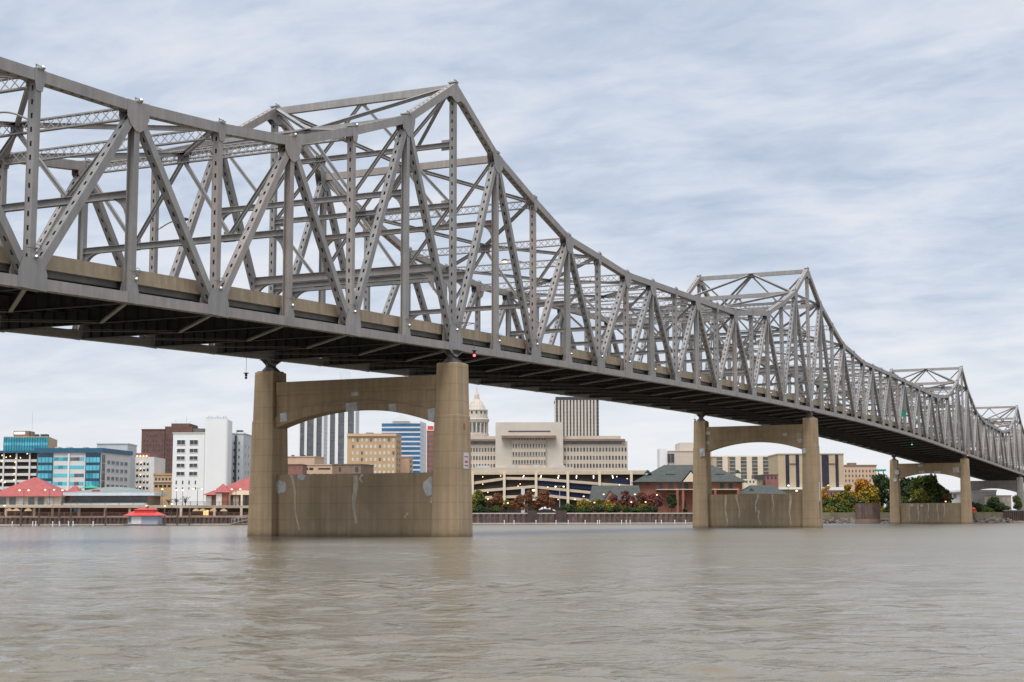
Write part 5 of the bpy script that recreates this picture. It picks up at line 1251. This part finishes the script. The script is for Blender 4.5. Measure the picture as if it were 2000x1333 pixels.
TR = [(990, 976, 20, 'olive', 'small olive tree between the first two garage columns'), (1003, 972, 18, 'rust', 'small brown tree left of the thin brown tree'), (1047, 974, 20, 'rust', 'low brown tree beneath the white canopy edge'), (1076, 968, 18, 'rust', 'small rust tree right of the tall rounded one'), (1112, 984, 22, 'green', 'low green tree right of the raised bulkhead'), (1236, 968, 20, 'red', 'small deep red tree left of the bright red corner tree'), (1268, 972, 18, 'rust', 'small russet tree between the two red trees by the station'), (930, 955, 30, 'olive', 'olive green tree right beside the nearest pier'), (941, 962, 20, 'green', 'small green tree second from the nearest pier'), (957, 968, 18, 'rust', 'low rust coloured tree left of the tall rust tree by the garage column'), (971, 957, 24, 'rust', 'rust brown tree by the second garage column'),
 (1015, 966, 22, 'rust', 'thin brown tree left of the grey pylon'), (1033, 955, 24, 'rust', 'rust orange tree behind the white canopy'), (1061, 950, 28, 'rust', 'tall rounded rust tree above the white tent'),
 (1139, 974, 26, 'yellow', 'yellow tree left of the station wing'), (1166, 969, 22, 'olive', 'olive tree before the station wing roof'), (1190, 979, 30, 'yellow', 'broad low yellow tree before the small gable'), (1196, 962, 22, 'red', 'red tree before the small gable of the station wing'), (1222, 955, 22, 'red', 'dark red tree right of the small gable'),
 (1218, 980, 18, 'yellow', 'small yellow tree under the dark red tree'), (1254, 956, 24, 'red', 'bright red tree at the station corner'), (1253, 979, 20, 'yellow', 'small yellow tree before the station corner'), (1280, 962, 32, 'red', 'broad red brown tree below the station terrace'), (1312, 960, 22, 'dark', 'dark green brown tree left of the brick pillars')]
for px, py, w, kd, lb in TR: plant('autumn_tree', lb, px, py, 998, w, bank(gx(px, 440))+rnd.uniform(4, 9), kd, 3.2, 0.10, group='autumn trees on the river wall')
plant('conifer_tree', 'small dark conifer beside the station pillars', 1338, 978, 1000, 10, 455, 'dark', 3.2, 0.05, conifer=True)
for i, px in enumerate((922, 936, 950, 966, 1102, 1116, 1130, 1150, 1170, 1188, 1206, 1224, 1244, 1262, 1278)):
    plant('shrub', 'low green shrub along the river wall, %s from the left' % ORD[i], px, 988+(i*7 % 5), 1000, 20, bank(gx(px, 440))+2.2, 'dark' if i % 3 else 'green', 3.2, 0.05, 'shrub', 'low shrubs on the river wall')
for i, (px, py, w) in enumerate(((345, 972, 26), (362, 968, 22), (330, 974, 18))):
    x = gx(px, 430); t = thing('bare_tree', (x, 430, DZ), ('bare brown leafless tree on the left promenade, rightmost of three' if px == 362 else 'bare brown leafless tree on the left promenade, middle of three' if px == 345 else 'bare brown leafless tree on the left promenade, leftmost of three'), 'tree', 'bare trees on the promenade')
    mb = MB(); r = random.Random(px); zt = gz(py, 430)
    mb.tube([(x, 430, DZ-0.2), (x, 430, DZ+1.2)], 0.14, 6, 0, 0.1)
    br = MB()
    for k in range(26):
        a = r.uniform(0, 6.28); e = r.uniform(0.3, 1)*w/2*0.145; q = DZ+r.uniform(0.5, 1.2); br.tube([(x, 430, q), (x+e*0.5*math.cos(a), 430+e*0.5*math.sin(a), q+(zt-q)*0.5), (x+e*math.cos(a), 430+e*math.sin(a), q+(zt-q)*r.uniform(0.75, 1))], 0.06, 4, 0, 0.02)
    mb.build('trunk', M['bark'], t); br.build('branches', M['bark'], t)
RB = [(1618, 988, 1014, 30, 'olive', 'bush', 'low yellowish bush touching the middle pier at the water', 461), (1658, 982, 1013, 36, 'green', 'bush', 'mid green bush just left of the mooring cell', 465), (1744, 978, 1014, 34, 'dark', 'bush', 'dark bush right beside the left column of the third pier', 465), (1712, 982, 1010, 26, 'olive', 'bush', 'small olive bush right behind the mooring cell', 474), (1905, 978, 1010, 22, 'dark', 'bush', 'dark bush just right of the third pier', 470), (1925, 992, 1016, 30, 'green', 'bush', 'low green bush on the rocks right of the third pier', 463), (1950, 978, 1010, 28, 'green', 'bush', 'mid green bush left of the far right wall', 470), (1762, 966, 1000, 36, 'green', 'bush', 'green bush at the lower left inside the third pier', 474), (1826, 970, 1000, 30, 'dark', 'bush', 'dark bush at the lower right inside the third pier', 474), (1612, 944, 1005, 24, 'orange', 'tree', 'small orange tree at the right edge of the middle pier', 470), (1640, 962, 1010, 46, 'olive', 'bush', 'yellow green bush right of the middle pier', 468), (1622, 972, 1012, 34, 'green', 'bush', 'green bush at the foot of the middle pier', 466), (1665, 968, 1012, 40, 'green', 'bush', 'dark centred green bush left of the mooring cell', 467), (1655, 942, 985, 30, 'yellow', 'tree', 'yellow green tree left of the orange crown', 480),
 (1684, 936, 990, 50, 'orange', 'tree', 'large bright orange tree above the mooring cell', 482), (1700, 950, 1000, 42, 'yellow', 'tree', 'golden tree behind the mooring cell', 475), (1724, 920, 1000, 40, 'dark', 'tree', 'tall dark green tree left of the third pier', 490), (1711, 924, 1000, 34, 'dark', 'tree', 'dark green tree behind the golden tree', 494), (1752, 940, 1000, 40, 'dark', 'tree', 'dark green tree behind the left column of the third pier', 496), (1838, 948, 1000, 34, 'green', 'tree', 'green tree just left of the rusty bush inside the third pier', 488), (1773, 926, 1000, 64, 'dark', 'tree', 'dark green tree at left inside the third pier', 492), (1815, 929, 1000, 70, 'green', 'tree', 'large mid green tree at right inside the third pier', 485), (1795, 952, 1000, 44, 'olive', 'tree', 'olive tree at the middle inside the third pier', 478), (1846, 958, 1000, 18, 'rust', 'bush', 'small rusty bush right inside the third pier', 475),
 (1938, 972, 1012, 36, 'dark', 'bush', 'dark green bush under the far right span', 466), (1915, 984, 1014, 28, 'dark', 'bush', 'low dark bush right of the third pier', 464), (1960, 984, 1012, 24, 'dark', 'bush', 'low dark bush beside the far right wall', 466), (1986, 962, 1000, 20, 'green', 'bush', 'thin green shrub beside the grey bank pier', 478), (1690, 975, 1012, 36, 'olive', 'bush', 'olive bush hidden partly by the mooring cell', 469), (1640, 986, 1014, 40, 'green', 'bush', 'low green bush on the riprap right of the middle pier', 463), (1675, 990, 1014, 34, 'olive', 'bush', 'low olive bush on the riprap left of the mooring cell', 463), (1728, 992, 1014, 22, 'olive', 'bush', 'low olive bush between mooring cell and third pier', 466)]
for px, py, pb_, w, kd, ct, lb, Y in RB: plant('tree' if ct == 'tree' else 'bush', lb, px, py, pb_, w, Y, kd, 3.0 if ct == 'tree' else 2.0, 0.06 if ct == 'tree' else 0.02, ct, 'trees and bushes on the right bank')
mb = MB(); r = random.Random(5)
for a, c, n in ((1600, 1760, 420), (1890, 1975, 240), (1760, 1900, 120)):
    for i in range(n):
        px = r.uniform(a, c); x0 = gx(px, 455); k = r.random(); Y = bank(x0) - 3 + 7*k; x = gx(px, Y); z = -0.2 + 3.0*k + r.uniform(-.2, .2); s = r.uniform(0.25, 0.7)
        o = len(mb.v); mb.ball((0, 0, 0), s, 0, 0.75, 6, 4)
        for v in mb.v[o:]: f = r.uniform(0.72, 1.25); v.x, v.y, v.z = x+v.x*f*1.2, Y+v.y*f, z+v.z*f
tag(mb.build('riprap', M['rock']), kind='stuff')
mb = MB(); xs = [gx(q, 455) for q in range(1590, 2400, 30)]
vs = [(x, bank(x)-4, -1.2) for x in xs] + [(x, bank(x)+5, 3.28) for x in xs]; n = len(xs)
mb.add(vs, [(i, i+1, n+i+1, n+i) for i in range(n-1)]); tag(mb.build('bank_slope', M['rock']), kind='structure')
